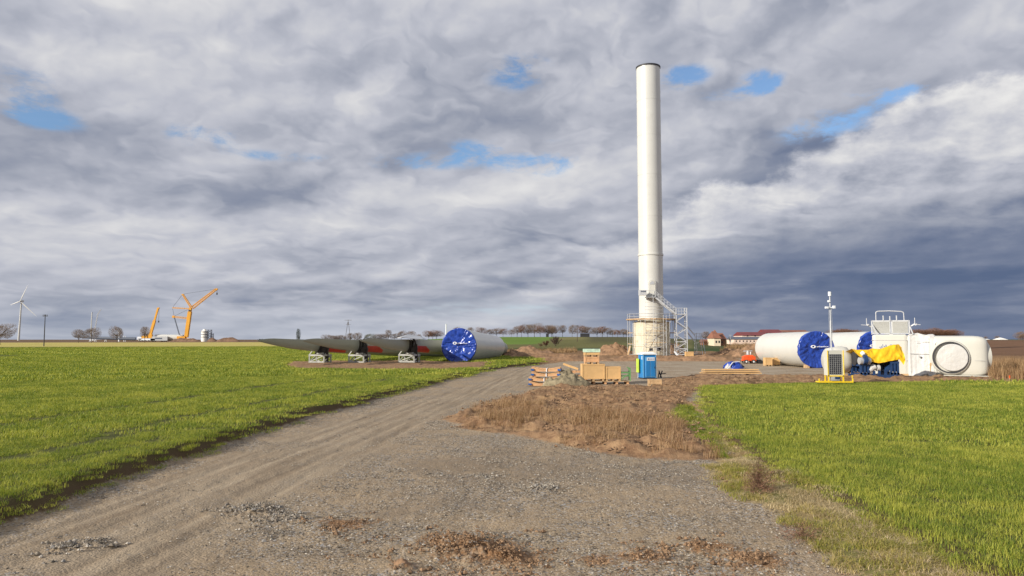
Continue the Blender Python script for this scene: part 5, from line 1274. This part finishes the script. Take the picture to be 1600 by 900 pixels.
# ---- distant construction site on the left
YF = 1000.0; kf = YF/1150
XF = lambda px: P(px, 530, YF).x
ZF = lambda py: (530-py)*kf + CH
def far_root(name, px, label, cat, group=None, Y=YF): return root(name, (P(px,530,Y).x, Y, 0), label, cat, group)
def lattice(m, a, b, w0, w1, n, t, square=True):
    a, b = V(a), V(b); d = (b-a).normalized(); y = V((0,1,0)); x = d.cross(y).normalized(); pr_ = None
    for k in range(n+1):
        f = k/n; w = w0+(w1-w0)*f; c = a+(b-a)*f; q = [c+x*(i*w/2)+y*(j*w/2) for i, j in ((-1,-1),(1,-1),(1,1),(-1,1))]
        if pr_:
            for i in range(4): m.bar(pr_[i], q[i], t); m.bar(pr_[i], q[(i+1) % 4], t*.7)
        pr_ = q
# wind turbine
YT = 1700.0; tb_ = P(29, 532, YT); kt = YT/1150
wt = root('wind_turbine', (tb_.x, YT, -.5), 'complete white three-bladed wind turbine at far left on the horizon', 'wind turbine')
hz_ = (530-471)*kt+CH+.5
MB().tube((0,0,0),(.8*kt*2,0,hz_),2.3,1.4,16).build('tower', M['white'], wt, world=False, smooth=40)
m = MB(); hx_ = 1.6*kt; m.box((hx_,1,hz_+.5),(4,9,4)); m.build('nacelle', M['white'], wt, world=False)
hubp = V((hx_+.5,-5,hz_)); m = MB(); m.tube(hubp+V((0,2,0)), hubp-V((0,2,0)), 2.2, 1.2, 12); m.build('hub', M['galv'], wt, world=False)
for tx, ty in ((42,445),(15.5,477),(58,495)):
    tip_ = V(((tx-30.6)*kt+hx_, -5, (471-ty)*kt+hz_)); m = MB(); d_ = (tip_-hubp); L = d_.length; d_.normalize(); u = d_.cross(V((0,1,0))); 
    m.rings([[hubp+d_*(L*f)+u*(math.cos(t)*w)+V((0,math.sin(t)*w*.3,0)) for t in np.linspace(0,6.283,9)[:-1]] for f, w in ((0,.7),(.12,.8),(.25,1.3),(.6,.8),(.9,.4),(1,.1))]); m.build('blade', M['white'], wt, world=False, smooth=50)
# thin far tower and faint crane
ft = far_root('far_tower', 142, 'thin white unfinished tower rising behind a bare tree at far left', 'tower', Y=1600); k7 = 1600/1150
m = MB(); m.tube((0,0,0),(0,0,(530-489)*k7+CH),1.3,1.0,12); m.build('shaft', M['white'], ft, world=False); m = MB(); m.tube((0,0,(530-489)*k7+CH),(0,0,(530-488)*k7+CH),1.3,n=12); m.build('top_flange', M['galv'], ft, world=False)
fc_ = far_root('far_crane', 146, 'faint distant lattice crane leaning right of the thin white tower', 'crane', Y=1650); k7 = 1650/1150
m = MB(); lattice(m, (-1,0,0), ((151-146)*k7,0,(530-489)*k7), 1.8, 1.4, 12, .3); lattice(m, ((151-146)*k7,0,(530-489)*k7), ((156-146)*k7,0,(530-481)*k7), 1.4, .8, 5, .28); m.build('boom', M['galv'], fc_, world=False)
m = MB(); m.box((-1,0,1.5),(5,4,3)); m.build('base', M['galv'], fc_, world=False)
# blades on trailers
bl_ = far_root('far_rotor_blade', 180, 'long dark rotor blade lying on stands on the left horizon', 'rotor blade')
m = MB(); rg = []
for px, py0, py1 in ((115,526.2,526.6),(121,525.6,527.5),(135,525.6,529),(160,526,530.5),(190,526.5,531.5),(212,526.8,532)):
    x0_ = XF(px)-bl_.location.x; zc_, hh = (ZF(py0)+ZF(py1))/2, (ZF(py0)-ZF(py1))/2
    rg.append([V((x0_, math.sin(t)*hh*.6, zc_+math.cos(t)*hh)) for t in np.linspace(0,6.283,13)[:-1]])
m.rings(rg); m.build('shell', M['inkgrey'], bl_, world=False, smooth=40)
for px in (141,149,165): 
    m = MB(); x0_ = XF(px)-bl_.location.x
    for a in (-1,1): m.bar((x0_+a*1.2,0,0),(x0_+a*.5,0,3.2),.5)
    m.build('stand', M['signw'], bl_, world=False)
for i, px in enumerate((193.5,196)):
    f_ = far_root('white_post', px, ['left','right'][i]+' post of the white pair beside the far dark blade', 'post', 'pair of white posts on the left horizon'); MB().tube((0,0,0),(0,0,ZF(525.5)),.45,n=8).build('post', M['signw'], f_, world=False); MB().box((0,0,ZF(525.5)+.2),(1.3,1.3,.4)).build('cap', M['signw'], f_, world=False)
wt2 = far_root('white_cone', 186, 'short white pointed marker beside the upright bare tree, far left', 'marker'); m = MB(); m.tube((0,0,0),(0,0,ZF(517)),1.0,.5,10); m.build('body', M['signw'], wt2, world=False); MB().tube((0,0,ZF(517)),(0,0,ZF(515)),.4,.1,8).build('tip', M['signw'], wt2, world=False)
# small telescopic crane
c1 = far_root('mobile_crane', 230, 'smaller yellow mobile crane with telescopic boom on the left horizon', 'crane', 'yellow cranes on the left horizon'); q1 = lambda px, py: V((XF(px)-c1.location.x, 0, ZF(py)))
m = MB(); m.bar(q1(217,530.5), q1(243,530.5), 3, 2.4); m.box(q1(218.5,528.5), (5.5,3,4)); m.build('chassis', M['signw'], c1, world=False)
m = MB(); m.box(q1(227,526.5), (9,3.2,3.6)); m.box(q1(234.5,525.5), (6,3.2,5)); m.build('superstructure', M['craney'], c1, world=False)
for px in (219,223,228,233,238): MB().tube(q1(px,532.2)+V((0,-1.7,0)), q1(px,532.2)+V((0,1.7,0)), .9, n=10).build('wheel', M['rubber'], c1, world=False)
m = MB(); m.bar(q1(234.5,524), q1(240.5,501), 3.4, 2.6, up=(0,1,0)); m.bar(q1(240.3,502), q1(245.5,481), 2.2, 1.7, up=(0,1,0)); m.box(q1(246.3,481.5), (2.2,1.6,1.6)); m.build('boom', M['craney'], c1, world=False)
m = MB(); m.bar(q1(247,482), q1(247,500), .25); m.box(q1(247,502.5), (1.2,1,2.6)); m.build('hook', M['dark'], c1, world=False)
# long white tube with container truck
s3 = far_root('far_tower_section', 260, 'white tower tube lying between the two yellow cranes on the left horizon', 'tower section')
m = MB(); m.tube((XF(240)-s3.location.x,6,ZF(532.5)+4.4),(XF(283)-s3.location.x,6,ZF(532.5)+4.2),4.4,4.1,32); m.build('shell', M['white'], s3, world=False, smooth=40)
m = MB(); m.box((-8,6,.4),(3,5,.9)); m.box((12,6,.4),(3,5,.9)); m.build('cradle', M['dark'], s3, world=False)
s4 = far_root('box_trailer', 249, 'grey box trailer parked in front of the white tube, far left', 'trailer'); m = MB(); m.box((0,0,4.2),(23,3,5.6)); m.build('body', M['galv'], s4, world=False)
m = MB(); m.box((-.5,-1.52,4.3),(10,.1,2.0)); m.build('side_marking', M['inkgrey'], s4, world=False)
for q in (-9,-6,7,9): MB().tube((q,-1.4,.8),(q,1.4,.8),.8,n=10).build('wheel', M['rubber'], s4, world=False)
# big crane
c2 = far_root('lattice_crane', 290, 'tall yellow crane with derrick masts and raised lattice jib on the left horizon', 'crane', 'yellow cranes on the left horizon'); q2 = lambda px, py, y_=0: V((XF(px)-c2.location.x, y_, ZF(py)))
m = MB(); m.box(q2(288,530.5),(17,8,3)); m.box(q2(284,527.3),(11,6,3.2)); m.build('carrier', M['craney'], c2, world=False)
for px in (282,286,291,295): MB().tube(q2(px,532)+V((0,-4.3,0)), q2(px,532)+V((0,4.3,0)), 1.1, n=10).build('wheel', M['rubber'], c2, world=False)
m = MB(); m.bar(q2(291,527), q2(295.5,487), 4.6, 4, up=(0,1,0)); m.bar(q2(294.5,492), q2(296.5,481), 3.4, 3, up=(0,1,0)); m.build('main_boom', M['craney'], c2, world=False)
m = MB(); m.box(q2(295.5,485.5,-2.1),(2.2,.2,2.2)); m.build('sheave', M['dark'], c2, world=False)
m = MB(); lattice(m, q2(299,481), q2(335.5,452), 3.4, 2.2, 16, .55); m.box(q2(336.5,452), (2.6,2,2.2)); m.build('jib', M['craney'], c2, world=False)
m = MB(); lattice(m, q2(298,481.5), q2(283.5,460), 2.2, 1.6, 10, .5); m.box(q2(283.5,460),(3,2,1.0)); m.build('derrick_mast', M['craney'], c2, world=False)
m = MB(); lattice(m, q2(296,482.5), q2(268,481), 1.2, 1.2, 10, .45); m.build('rear_strut', M['craney'], c2, world=False)
m = MB(); lattice(m, q2(294,497.5), q2(270,495), 2.0, 1.8, 10, .5); m.box(q2(270,495),(3,2,3)); m.build('lower_strut', M['craney'], c2, world=False)
m = MB(); 
for a, b in ((q2(336,451.5),q2(284,459.5)),(q2(283,460),q2(268,480.5)),(q2(268,481),q2(271,495)),(q2(294,483),q2(271,494))): m.bar(a, b, .32)
m.bar(q2(271,495), q2(280,523), 1.1); m.bar(q2(280,523), q2(288,527), .7); m.build('stay_rope', M['inkgrey'], c2, world=False)
m = MB(); m.bar(q2(337,453), q2(337,457.5), .3); m.box(q2(337,459),(1.5,1.2,2.8)); m.build('hook', M['dark'], c2, world=False)
# concrete tower stump with stairs, container, soil banks
c3 = far_root('tower_stump', 319.5, 'short banded cream tower base with grey stairs on the left horizon', 'tower base'); k8 = kf
m = MB(); m.tube((0,0,0),(0,0,ZF(517)),4.4,n=24); m.tube((0,0,ZF(517)),(0,0,ZF(514.5)),2.6,2.2,16); m.build('shaft', M['whiteb'], c3, world=False, smooth=40)
m = MB()
for py in (519,523,527): m.tube((0,0,ZF(py)),(0,0,ZF(py)+.7),4.8,n=24)
m.build('ring_deck', M['greyroof'], c3, world=False)
m = MB(); lattice(m, ((327.5-319.5)*k8,0,0), ((327.5-319.5)*k8,0,ZF(515)), 4, 4, 5, .5); lattice(m, ((331.5-319.5)*k8,0,0), ((331.5-319.5)*k8,0,ZF(521)), 2.5, 2.5, 4, .4); m.build('stair', M['greyroof'], c3, world=False)
for i, (px, w_, h) in enumerate(((283,34,4.2),(300,26,3.5),(332,16,4.5),(356,34,5.2),(345,14,3.2))):
    heap('soil_heap', px, 533, w_, 10, h, 'farheap', ['long far soil bank in front of the large crane','far soil bank between large crane and banded tower base','dark far soil bank right of the banded tower base','largest far soil bank, right of the banded tower base','small far soil bank between the dark and the largest banks'][i], 60+i, Y=985, group='soil banks at the distant site', lumps=.3)
# white pole behind the tube
wp_ = far_root('far_white_pole', 697, 'white pole sticking up behind the blue end cover', 'pole', Y=430); zb = float(hill(np.array([wp_.location.x]), np.array([430.]))[0]); wp_.location.z = zb
MB().tube((0,0,0),(0,0,P(697,507,430).z-zb),.42,.36,10).build('shaft', M['signw'], wp_, world=False); MB().tube((0,0,P(697,507,430).z-zb),(0,0,P(697,506.6,430).z-zb),.45,n=10).build('top_flange', M['signw'], wp_, world=False)
# ================================================================== scattered stuff
def pmesh(name, vs, fs, m_, shade=None):
    me = bpy.data.meshes.new(name); me.from_pydata(vs, [], fs); me.materials.append(m_); me.update()
    if shade is not None: a = me.attributes.new('shade', 'FLOAT', 'POINT'); a.data.foreach_set('value', np.array(shade, dtype=np.float32))
    return bpy.data.objects.new(name, me)
def blade_patch(name, m_, n, rad, h, w, seed, curl=.5, segs=3, hvar=.35, stiff=False):
    r_ = np.random.default_rng(seed); vs = []; fs = []; sh = []
    for i in range(n):
        a = r_.uniform(0, 6.283); q = rad*math.sqrt(r_.uniform()); bx, by = q*math.cos(a), q*math.sin(a); hh = h*(1+hvar*r_.normal()); hh = max(hh, h*.3)
        t = r_.uniform(0, 6.283); lx, ly = math.cos(t), math.sin(t); wx, wy = -ly, lx; c = curl*r_.uniform(.3, 1.3); s0 = r_.uniform(); k0 = len(vs)
        for k in range(segs+1):
            f = k/segs; z = hh*(f - .35*c*f*f); out = hh*c*f*f*.9; ww = w*(1-f**1.6)*.5
            if k < segs: vs += [(bx+lx*out-wx*ww, by+ly*out-wy*ww, z-.02*(k == 0)), (bx+lx*out+wx*ww, by+ly*out+wy*ww, z-.02*(k == 0))]; sh += [s0*.999+0, s0*.999+0]
            else: vs.append((bx+lx*out, by+ly*out, z)); sh.append(s0)
        for k in range(segs-1): fs.append((k0+2*k, k0+2*k+1, k0+2*k+3, k0+2*k+2))
        fs.append((k0+2*segs-2, k0+2*segs-1, k0+2*segs))
    return pmesh(name, vs, fs, m_, sh)
def leafmat(name, c0, c1, c2, trans=.35, rough=.55):
    m = bpy.data.materials.new(name); m.use_nodes = True; nt = m.node_tree; E.nt = nt; b = nt.nodes['Principled BSDF']; out = nt.nodes['Material Output']
    s_ = attr('shade'); oi = nt.nodes.new('ShaderNodeObjectInfo'); rnd = E(oi.outputs['Random'])
    geo = nt.nodes.new('ShaderNodeNewGeometry'); n = noise(geo.outputs['Position'], .22, 5, .6); n2 = noise(geo.outputs['Position'], 1.6, 3, .6)
    c = mixc(s_, c0, c1); c = mixc(ss(s_*.35+rnd*.25+n*.6+(n2-.5)*.5, .48, .80), c, c2)
    nt.links.new(c.v, b.inputs['Base Color']); b.inputs['Roughness'].default_value = rough; b.inputs['Specular IOR Level'].default_value = .3
    tr = nt.nodes.new('ShaderNodeBsdfTranslucent'); nt.links.new(mixc(1.0, c, (1.1,1.15,.6), 'MULTIPLY').v, tr.inputs[0])
    mx = nt.nodes.new('ShaderNodeMixShader'); mx.inputs[0].default_value = trans; nt.links.new(b.outputs[0], mx.inputs[1]); nt.links.new(tr.outputs[0], mx.inputs[2]); nt.links.new(mx.outputs[0], out.inputs[0])
    return m
GRASS = leafmat('crop_leaf', (.12,.185,.022), (.265,.32,.04), (.52,.51,.09))
GRASSV = leafmat('verge_leaf', (.20,.21,.035), (.36,.34,.06), (.50,.40,.14))
STRAW = leafmat('dry_straw', (.22,.12,.06), (.38,.23,.12), (.50,.34,.20), .25, .7)
STRAWP = leafmat('pale_straw', (.34,.25,.12), (.55,.43,.23), (.68,.55,.33), .25, .7)
REED = leafmat('dry_reed', (.16,.09,.045), (.33,.20,.10), (.46,.31,.17), .2, .7)
def scatter(name, pts, scl, variants, label, cat, hs=None):
    n = len(pts); x, y = pts[:, 0], pts[:, 1]; z = H(x, y) if hs is None else hs
    c = bpy.data.collections.new(name+' source')
    for o in variants: c.objects.link(o)
    me = bpy.data.meshes.new(name); me.vertices.add(n); me.vertices.foreach_set('co', np.stack([x, y, z], 1).astype(np.float32).ravel())
    a = me.attributes.new('scl', 'FLOAT_VECTOR', 'POINT'); a.data.foreach_set('vector', np.asarray(scl, dtype=np.float32).ravel())
    r_ = rng.uniform(0, 6.283, n); rv = np.stack([rng.normal(0, .04, n), rng.normal(0, .04, n), r_], 1); a = me.attributes.new('rot', 'FLOAT_VECTOR', 'POINT'); a.data.foreach_set('vector', rv.astype(np.float32).ravel())
    a = me.attributes.new('pick', 'INT', 'POINT'); a.data.foreach_set('value', rng.integers(0, len(variants), n).astype(np.int32))
    o = bpy.data.objects.new(name, me); col.objects.link(o)
    g = bpy.data.node_groups.new(name+' nodes', 'GeometryNodeTree'); g.interface.new_socket('Geometry', in_out='INPUT', socket_type='NodeSocketGeometry'); g.interface.new_socket('Geometry', in_out='OUTPUT', socket_type='NodeSocketGeometry')
    N_ = g.nodes; L = g.links; gi = N_.new('NodeGroupInput'); go = N_.new('NodeGroupOutput'); ip = N_.new('GeometryNodeInstanceOnPoints')
    ci = N_.new('GeometryNodeCollectionInfo'); ci.inputs[0].default_value = c; ci.inputs['Separate Children'].default_value = True; ci.inputs['Reset Children'].default_value = True
    def na(t, nm): q = N_.new('GeometryNodeInputNamedAttribute'); q.data_type = t; q.inputs[0].default_value = nm; return q.outputs[0]
    L.new(gi.outputs[0], ip.inputs['Points']); L.new(ci.outputs[0], ip.inputs['Instance']); ip.inputs['Pick Instance'].default_value = True
    L.new(na('INT', 'pick'), ip.inputs['Instance Index']); L.new(na('FLOAT_VECTOR', 'rot'), ip.inputs['Rotation']); L.new(na('FLOAT_VECTOR', 'scl'), ip.inputs['Scale']); L.new(ip.outputs[0], go.inputs[0])
    md = o.modifiers.new('scatter', 'NODES'); md.node_group = g
    return tag(o, label, cat, kind='stuff')
def ring_pts(r0, r1, dens, az0=-44, az1=44, power=0):
    A_ = .5*(r1*r1-r0*r0)*R(az1-az0); n = int(A_*dens); r_ = np.sqrt(rng.uniform(r0*r0, r1*r1, n)); a = rng.uniform(R(az0), R(az1), n); return np.stack([r_*np.sin(a), r_*np.cos(a)], 1)
def grid_pts(r0, r1, dens, az0, az1):
    s_ = 1/math.sqrt(dens); n = int(2*r1/s_)+2; i = (np.arange(n)-n/2)*s_; X_, Y_ = np.meshgrid(i, i[i > -1]); X_ = X_.ravel(); Y_ = Y_.ravel()
    X_ = X_+rng.uniform(-.5, .5, len(X_))*s_; Y_ = Y_+rng.uniform(-.5, .5, len(Y_))*s_; r_ = np.hypot(X_, Y_); a = np.degrees(np.arctan2(X_, Y_)); k_ = (r_ >= r0) & (r_ < r1) & (a > az0) & (a < az1)
    return np.stack([X_[k_], Y_[k_]], 1)
def crop(name, key, label, az0, az1):
    P_, S_ , V_ = [], [], []
    out = []
    for (r0, r1, dens, vi, s0) in ((8, 26, 12, 0, 1.0), (26, 62, 4.0, 1, 1.0), (62, 165, .95, 2, 1.0), (155, 343, .20, 3, 1.0)):
        p = grid_pts(r0, r1, dens, az0, az1); z = zones(p[:, 0], p[:, 1]); e = z[key] + .18*fbm(p[:,0]*2.1, p[:,1]*2.1, 61, 2)
        keep = (e > -.02) & ~((np.abs(p[:,0]-xm) < 1.5) & (np.abs(p[:,1]-Ym) < .5)); keep &= ~((z['bl'] > -.15))
        if key == 'gl':
            for off, wd in ((1.7, .16), (3.5, .42), (8.6, .34)): keep &= ~((np.abs(e-off+.1*vnoise(p[:,1]*.3, p[:,0]*0, 8)) < wd) & (rng.uniform(size=len(e)) < (.95 if off > 3 else .7)))
        p, e = p[keep], e[keep]; s = (.55+.45*sst(e, 0, .7))*(1+.18*fbm(p[:,0]*.4, p[:,1]*.4, 66, 3))
        w_ = np.ones(len(s)); tt = p[:,0]*.995-p[:,1]*.102; s = s*(1+.16*np.sin(tt*2*math.pi/2.4+.6*fbm(p[:,1]*.1, tt*.1, 5, 2))); out.append((p, np.stack([w_, w_, s], 1), vi))
    return out
for key, az0, az1, lab in (('gl', -44, 16, 'short green cereal crop covering the left field'), ('gr', 8, 44, 'short green cereal crop covering the right field')):
    for (p, s, vi) in crop('crop', key, lab, az0, az1):
        if vi == 0: var = [blade_patch('crop_patch', GRASS, 120, .27, .095, .0075, 100+i, 1.0) for i in range(5)]
        elif vi == 1: var = [blade_patch('crop_patch', GRASS, 125, .52, .105, .016, 120+i, .85, 2) for i in range(4)]
        elif vi == 3: var = [blade_patch('crop_patch', GRASS, 150, 2.6, .17, .14, 160+i, .7, 2) for i in range(4)]
        else: var = [blade_patch('crop_patch', GRASS, 130, 1.15, .16, .055, 140+i, .7, 2) for i in range(4)]
        if len(p): scatter('crop_plants', p, s, var, lab + ['', ', middle distance', ', far part', ', farthest part'][vi], 'crop')
# verge grass and dead grass
def inzone(key, r0, r1, dens, az0, az1, m0=-.1):
    p = ring_pts(r0, r1, dens, az0, az1); z = zones(p[:,0], p[:,1]); return p[z[key] > m0], z
p, _ = inzone('ve', 8, 45, 22, 5, 40, -.05); f = fbm(p[:,0]*.9, p[:,1]*.9, 71, 3); q = p[f > -.35]; s = .5+.5*rng.uniform(size=len(q))
scatter('verge_grass', q, np.stack([s, s, s*.8], 1), [blade_patch('verge_patch', GRASSV, 70, .26, .13, .011, 200+i, 1.0) for i in range(4)], 'yellow-green grass and weeds on the verge by the right crop', 'grass')
q = p[(f < .35)]; s = .5+.6*rng.uniform(size=len(q))
scatter('verge_straw', q, np.stack([s, s, s*.6], 1), [blade_patch('straw_patch', STRAWP, 45, .3, .13, .009, 220+i, 1.8) for i in range(3)], 'flattened straw along the edge of the right crop', 'straw')
p = ring_pts(8, 40, 26, 5, 40); z = zones(p[:,0], p[:,1]); q = p[(z['gr'] > -.75+.3*vnoise(p[:,0], p[:,1], 4)) & (z['gr'] < .12) & (z['so'] < 0) & (p[:,1] < 30)]; s = .6+.6*rng.uniform(size=len(q))
scatter('verge_straw', q, np.stack([s, s, s*.55], 1), [blade_patch('straw_patch', STRAWP, 60, .25, .13, .009, 230+i, 1.9) for i in range(3)], 'narrow strip of tan straw right beside the crop', 'straw')
Z_WEDGE = pg([(1052,650),(1056,638),(1076,630),(1098,650),(1128,690),(1150,722),(1120,712),(1085,676)])
p = grid_pts(20, 50, 16, 8, 22); q = p[sdf(p[:,0], p[:,1], Z_WEDGE) > 0]; s = .7+.4*rng.uniform(size=len(q))
scatter('verge_grass', q, np.stack([s, s, s], 1), [blade_patch('wedge_patch', GRASS, 90, .28, .13, .012, 215+i, 1.0) for i in range(3)], 'green grass wedge between the dry patch and the ditch', 'grass')
Z_DRY = pg([(700,657),(728,668),(800,681),(900,696),(1000,710),(1090,721),(1138,715),(1112,696),(1080,674),(1035,654),(960,648),(860,640),(780,632),(735,640)])
p = ring_pts(18, 62, 16, -8, 22); d_ = sdf(p[:,0], p[:,1], Z_DRY) + .5*fbm(p[:,0]*.7, p[:,1]*.7, 81, 3); f = fbm(p[:,0]*.5, p[:,1]*.5, 83, 3)
k_ = (d_ > 0) & (f > -.45+.9*rng.uniform(size=len(f))); q = p[k_]; s = (.45+.75*rng.uniform(size=len(q)))*(.75+.4*sst(d_[k_], 0, 1.2))
scatter('dry_grass', q, np.stack([s, s, s], 1), [blade_patch('dry_patch', STRAW, 30, .24, .30, .010, 240+i, .9, 3, .55) for i in range(5)], 'tall dry tan grass at the near edge of the brown soil', 'dry grass')
p = ring_pts(26, 58, 2.2, -9, 24); z = zones(p[:,0], p[:,1]); f = fbm(p[:,0]*.8, p[:,1]*.8, 85, 3); q = p[(z['so'] > .1) & (f > .05)]; s = .35+.4*rng.uniform(size=len(q))
scatter('dry_grass', q, np.stack([s, s, s*.7], 1), [blade_patch('dry_patch', STRAW, 24, .35, .32, .012, 260+i, 1.0, 3, .4) for i in range(3)], 'scattered dry stalks over the churned brown soil', 'dry grass')
# reeds right and behind
def reeds(poly, dens, r0, r1, az0, az1, h, label, w=.03):
    p = ring_pts(r0, r1, dens, az0, az1); d_ = sdf(p[:,0], p[:,1], poly)+.8*fbm(p[:,0]*.3, p[:,1]*.3, 88, 3); q = p[d_ > 0]; s = .6+.6*rng.uniform(size=len(q))
    scatter('reeds', q, np.stack([s, s, s], 1), [blade_patch('reed_patch', REED, 30, .4, h, w, 280+i, .35, 3, .3) for i in range(4)], label, 'reeds')
reeds(pg([(1550,596),(1800,603),(1800,566),(1552,564)]), 3.0, 50, 110, 30, 46, .85, 'brown dry reeds between the hub and the right picture edge')
reeds(pg([(1128,553.5),(1205,553.5),(1205,548),(1150,547.5)]), .8, 120, 230, 14, 22, 1.6, 'brown dry reeds in front of the long pink-walled barn', .07)
reeds(pg([(790,555),(900,552),(900,549),(790,550)]), .35, 120, 260, -3, 7, .9, 'sparse dry growth behind the soil heap right of the tube', .07)
# stones
def stone_patch(name, m_, n, rad, s0, s1, seed):
    r_ = np.random.default_rng(seed); vs, fs = [], []
    base = [(0,0,1),(0,0,-.6),(1,0,0),(-1,0,0),(0,1,0),(0,-1,0)]; bf = [(0,2,4),(0,4,3),(0,3,5),(0,5,2),(1,4,2),(1,3,4),(1,5,3),(1,2,5)]; sh = []
    for i in range(n):
        a, q = r_.uniform(0, 6.283), rad*math.sqrt(r_.uniform()); s = s0*(s1/s0)**(r_.uniform()**2.2); k = len(vs); t = r_.uniform(0, 6.283); c, sn = math.cos(t), math.sin(t); v0 = r_.uniform(); e = r_.uniform(.5, 1, 3)
        for b in base:
            p_ = np.array(b)*e*s*(.8+.5*r_.uniform(size=3)); vs.append((q*math.cos(a)+p_[0]*c-p_[1]*sn, q*math.sin(a)+p_[0]*sn+p_[1]*c, p_[2]*.8+s*.15)); sh.append(v0)
        fs += [tuple(x_+k for x_ in f_) for f_ in bf]
    return pmesh(name, vs, fs, m_, sh)
def stonemat(name, cs):
    m = bpy.data.materials.new(name); m.use_nodes = True; nt = m.node_tree; E.nt = nt; b = nt.nodes['Principled BSDF']; s_ = attr('shade')
    r_ = nt.nodes.new('ShaderNodeValToRGB'); nt.links.new(s_.v, r_.inputs[0]); e = r_.color_ramp.elements; e[0].color = (*cs[0], 1); e[1].color = (*cs[-1], 1)
    for i, c in enumerate(cs[1:-1]): q = e.new((i+1)/(len(cs)-1)); q.color = (*c, 1)
    nt.links.new(r_.outputs[0], b.inputs['Base Color']); b.inputs['Roughness'].default_value = .85; return m
ST = stonemat('crushed_stone', [(.08,.068,.05),(.17,.14,.105),(.27,.22,.165),(.21,.20,.19),(.33,.285,.22),(.48,.43,.36)])
CL = stonemat('clay_crumbs', [(.10,.06,.03),(.22,.13,.07),(.32,.20,.11),(.17,.10,.055)])
p = ring_pts(8, 42, 6.5, -42, 38); z = zones(p[:,0], p[:,1]); f = fbm(p[:,0]*.35, p[:,1]*.35, 95, 3); tr = z['tr']
k_ = (z['gl'] < .05) & (z['gr'] < 0) & (z['so'] < 0) & (z['ve'] < .15) & ((tr < -.2) | (rng.uniform(size=len(f)) < .18)) & (f > -.8+.9*rng.uniform(size=len(f)))
q = p[k_]; s = .6+.8*rng.uniform(size=len(q))
scatter('gravel', q, np.stack([s, s, s*.8], 1), [stone_patch('stone_patch', ST, 60, .40, .008, .030, 300+i) for i in range(6)], 'loose grey crushed stones over the gravel road', 'gravel')
pts = []
for i, (cx, cy, r_, a_) in enumerate(CLODS):
    n = int(26*r_*r_*9); a = rng.uniform(0, 6.283, n); q = np.abs(rng.normal(0, .95, n))*r_*1.1; pts.append(np.stack([cx+q*np.cos(a), cy+q*np.sin(a)], 1)) if i not in (8,9,10,11,12,13) else None
q = np.concatenate(pts); s = .4+.9*rng.uniform(size=len(q))**2
scatter('clay_crumbs', q, np.stack([s, s, s], 1), [stone_patch('crumb_patch', CL, 14, .16, .012, .055, 320+i) for i in range(5)], 'brown clay crumbs around the clods on the near gravel', 'soil crumbs')
pts = []
for i in (8, 9, 10, 11, 12, 13):
    cx, cy, r_, a_ = CLODS[i]; n = int(50*r_*r_*9); a = rng.uniform(0, 6.283, n); q = np.abs(rng.normal(0, .7, n))*r_*1.2; pts.append(np.stack([cx+q*np.cos(a), cy+q*np.sin(a)], 1))
q = np.concatenate(pts); s = .4+.9*rng.uniform(size=len(q))**2
scatter('stone_chips', q, np.stack([s, s, s], 1), [stone_patch('chip_patch', ST, 12, .16, .015, .05, 340+i) for i in range(5)], 'grey stone chips on the raised spots of the gravel', 'stones')
p = ring_pts(22, 62, 2.6, -9, 30); z = zones(p[:,0], p[:,1]); q = p[(z['so'] > 0)]; s = .5+1.3*rng.uniform(size=len(q))**3
scatter('soil_clods', q, np.stack([s, s, s], 1), [stone_patch('clod_patch', CL, 26, .5, .02, .10, 360+i) for i in range(5)], 'brown soil clods over the churned ground', 'soil clods')
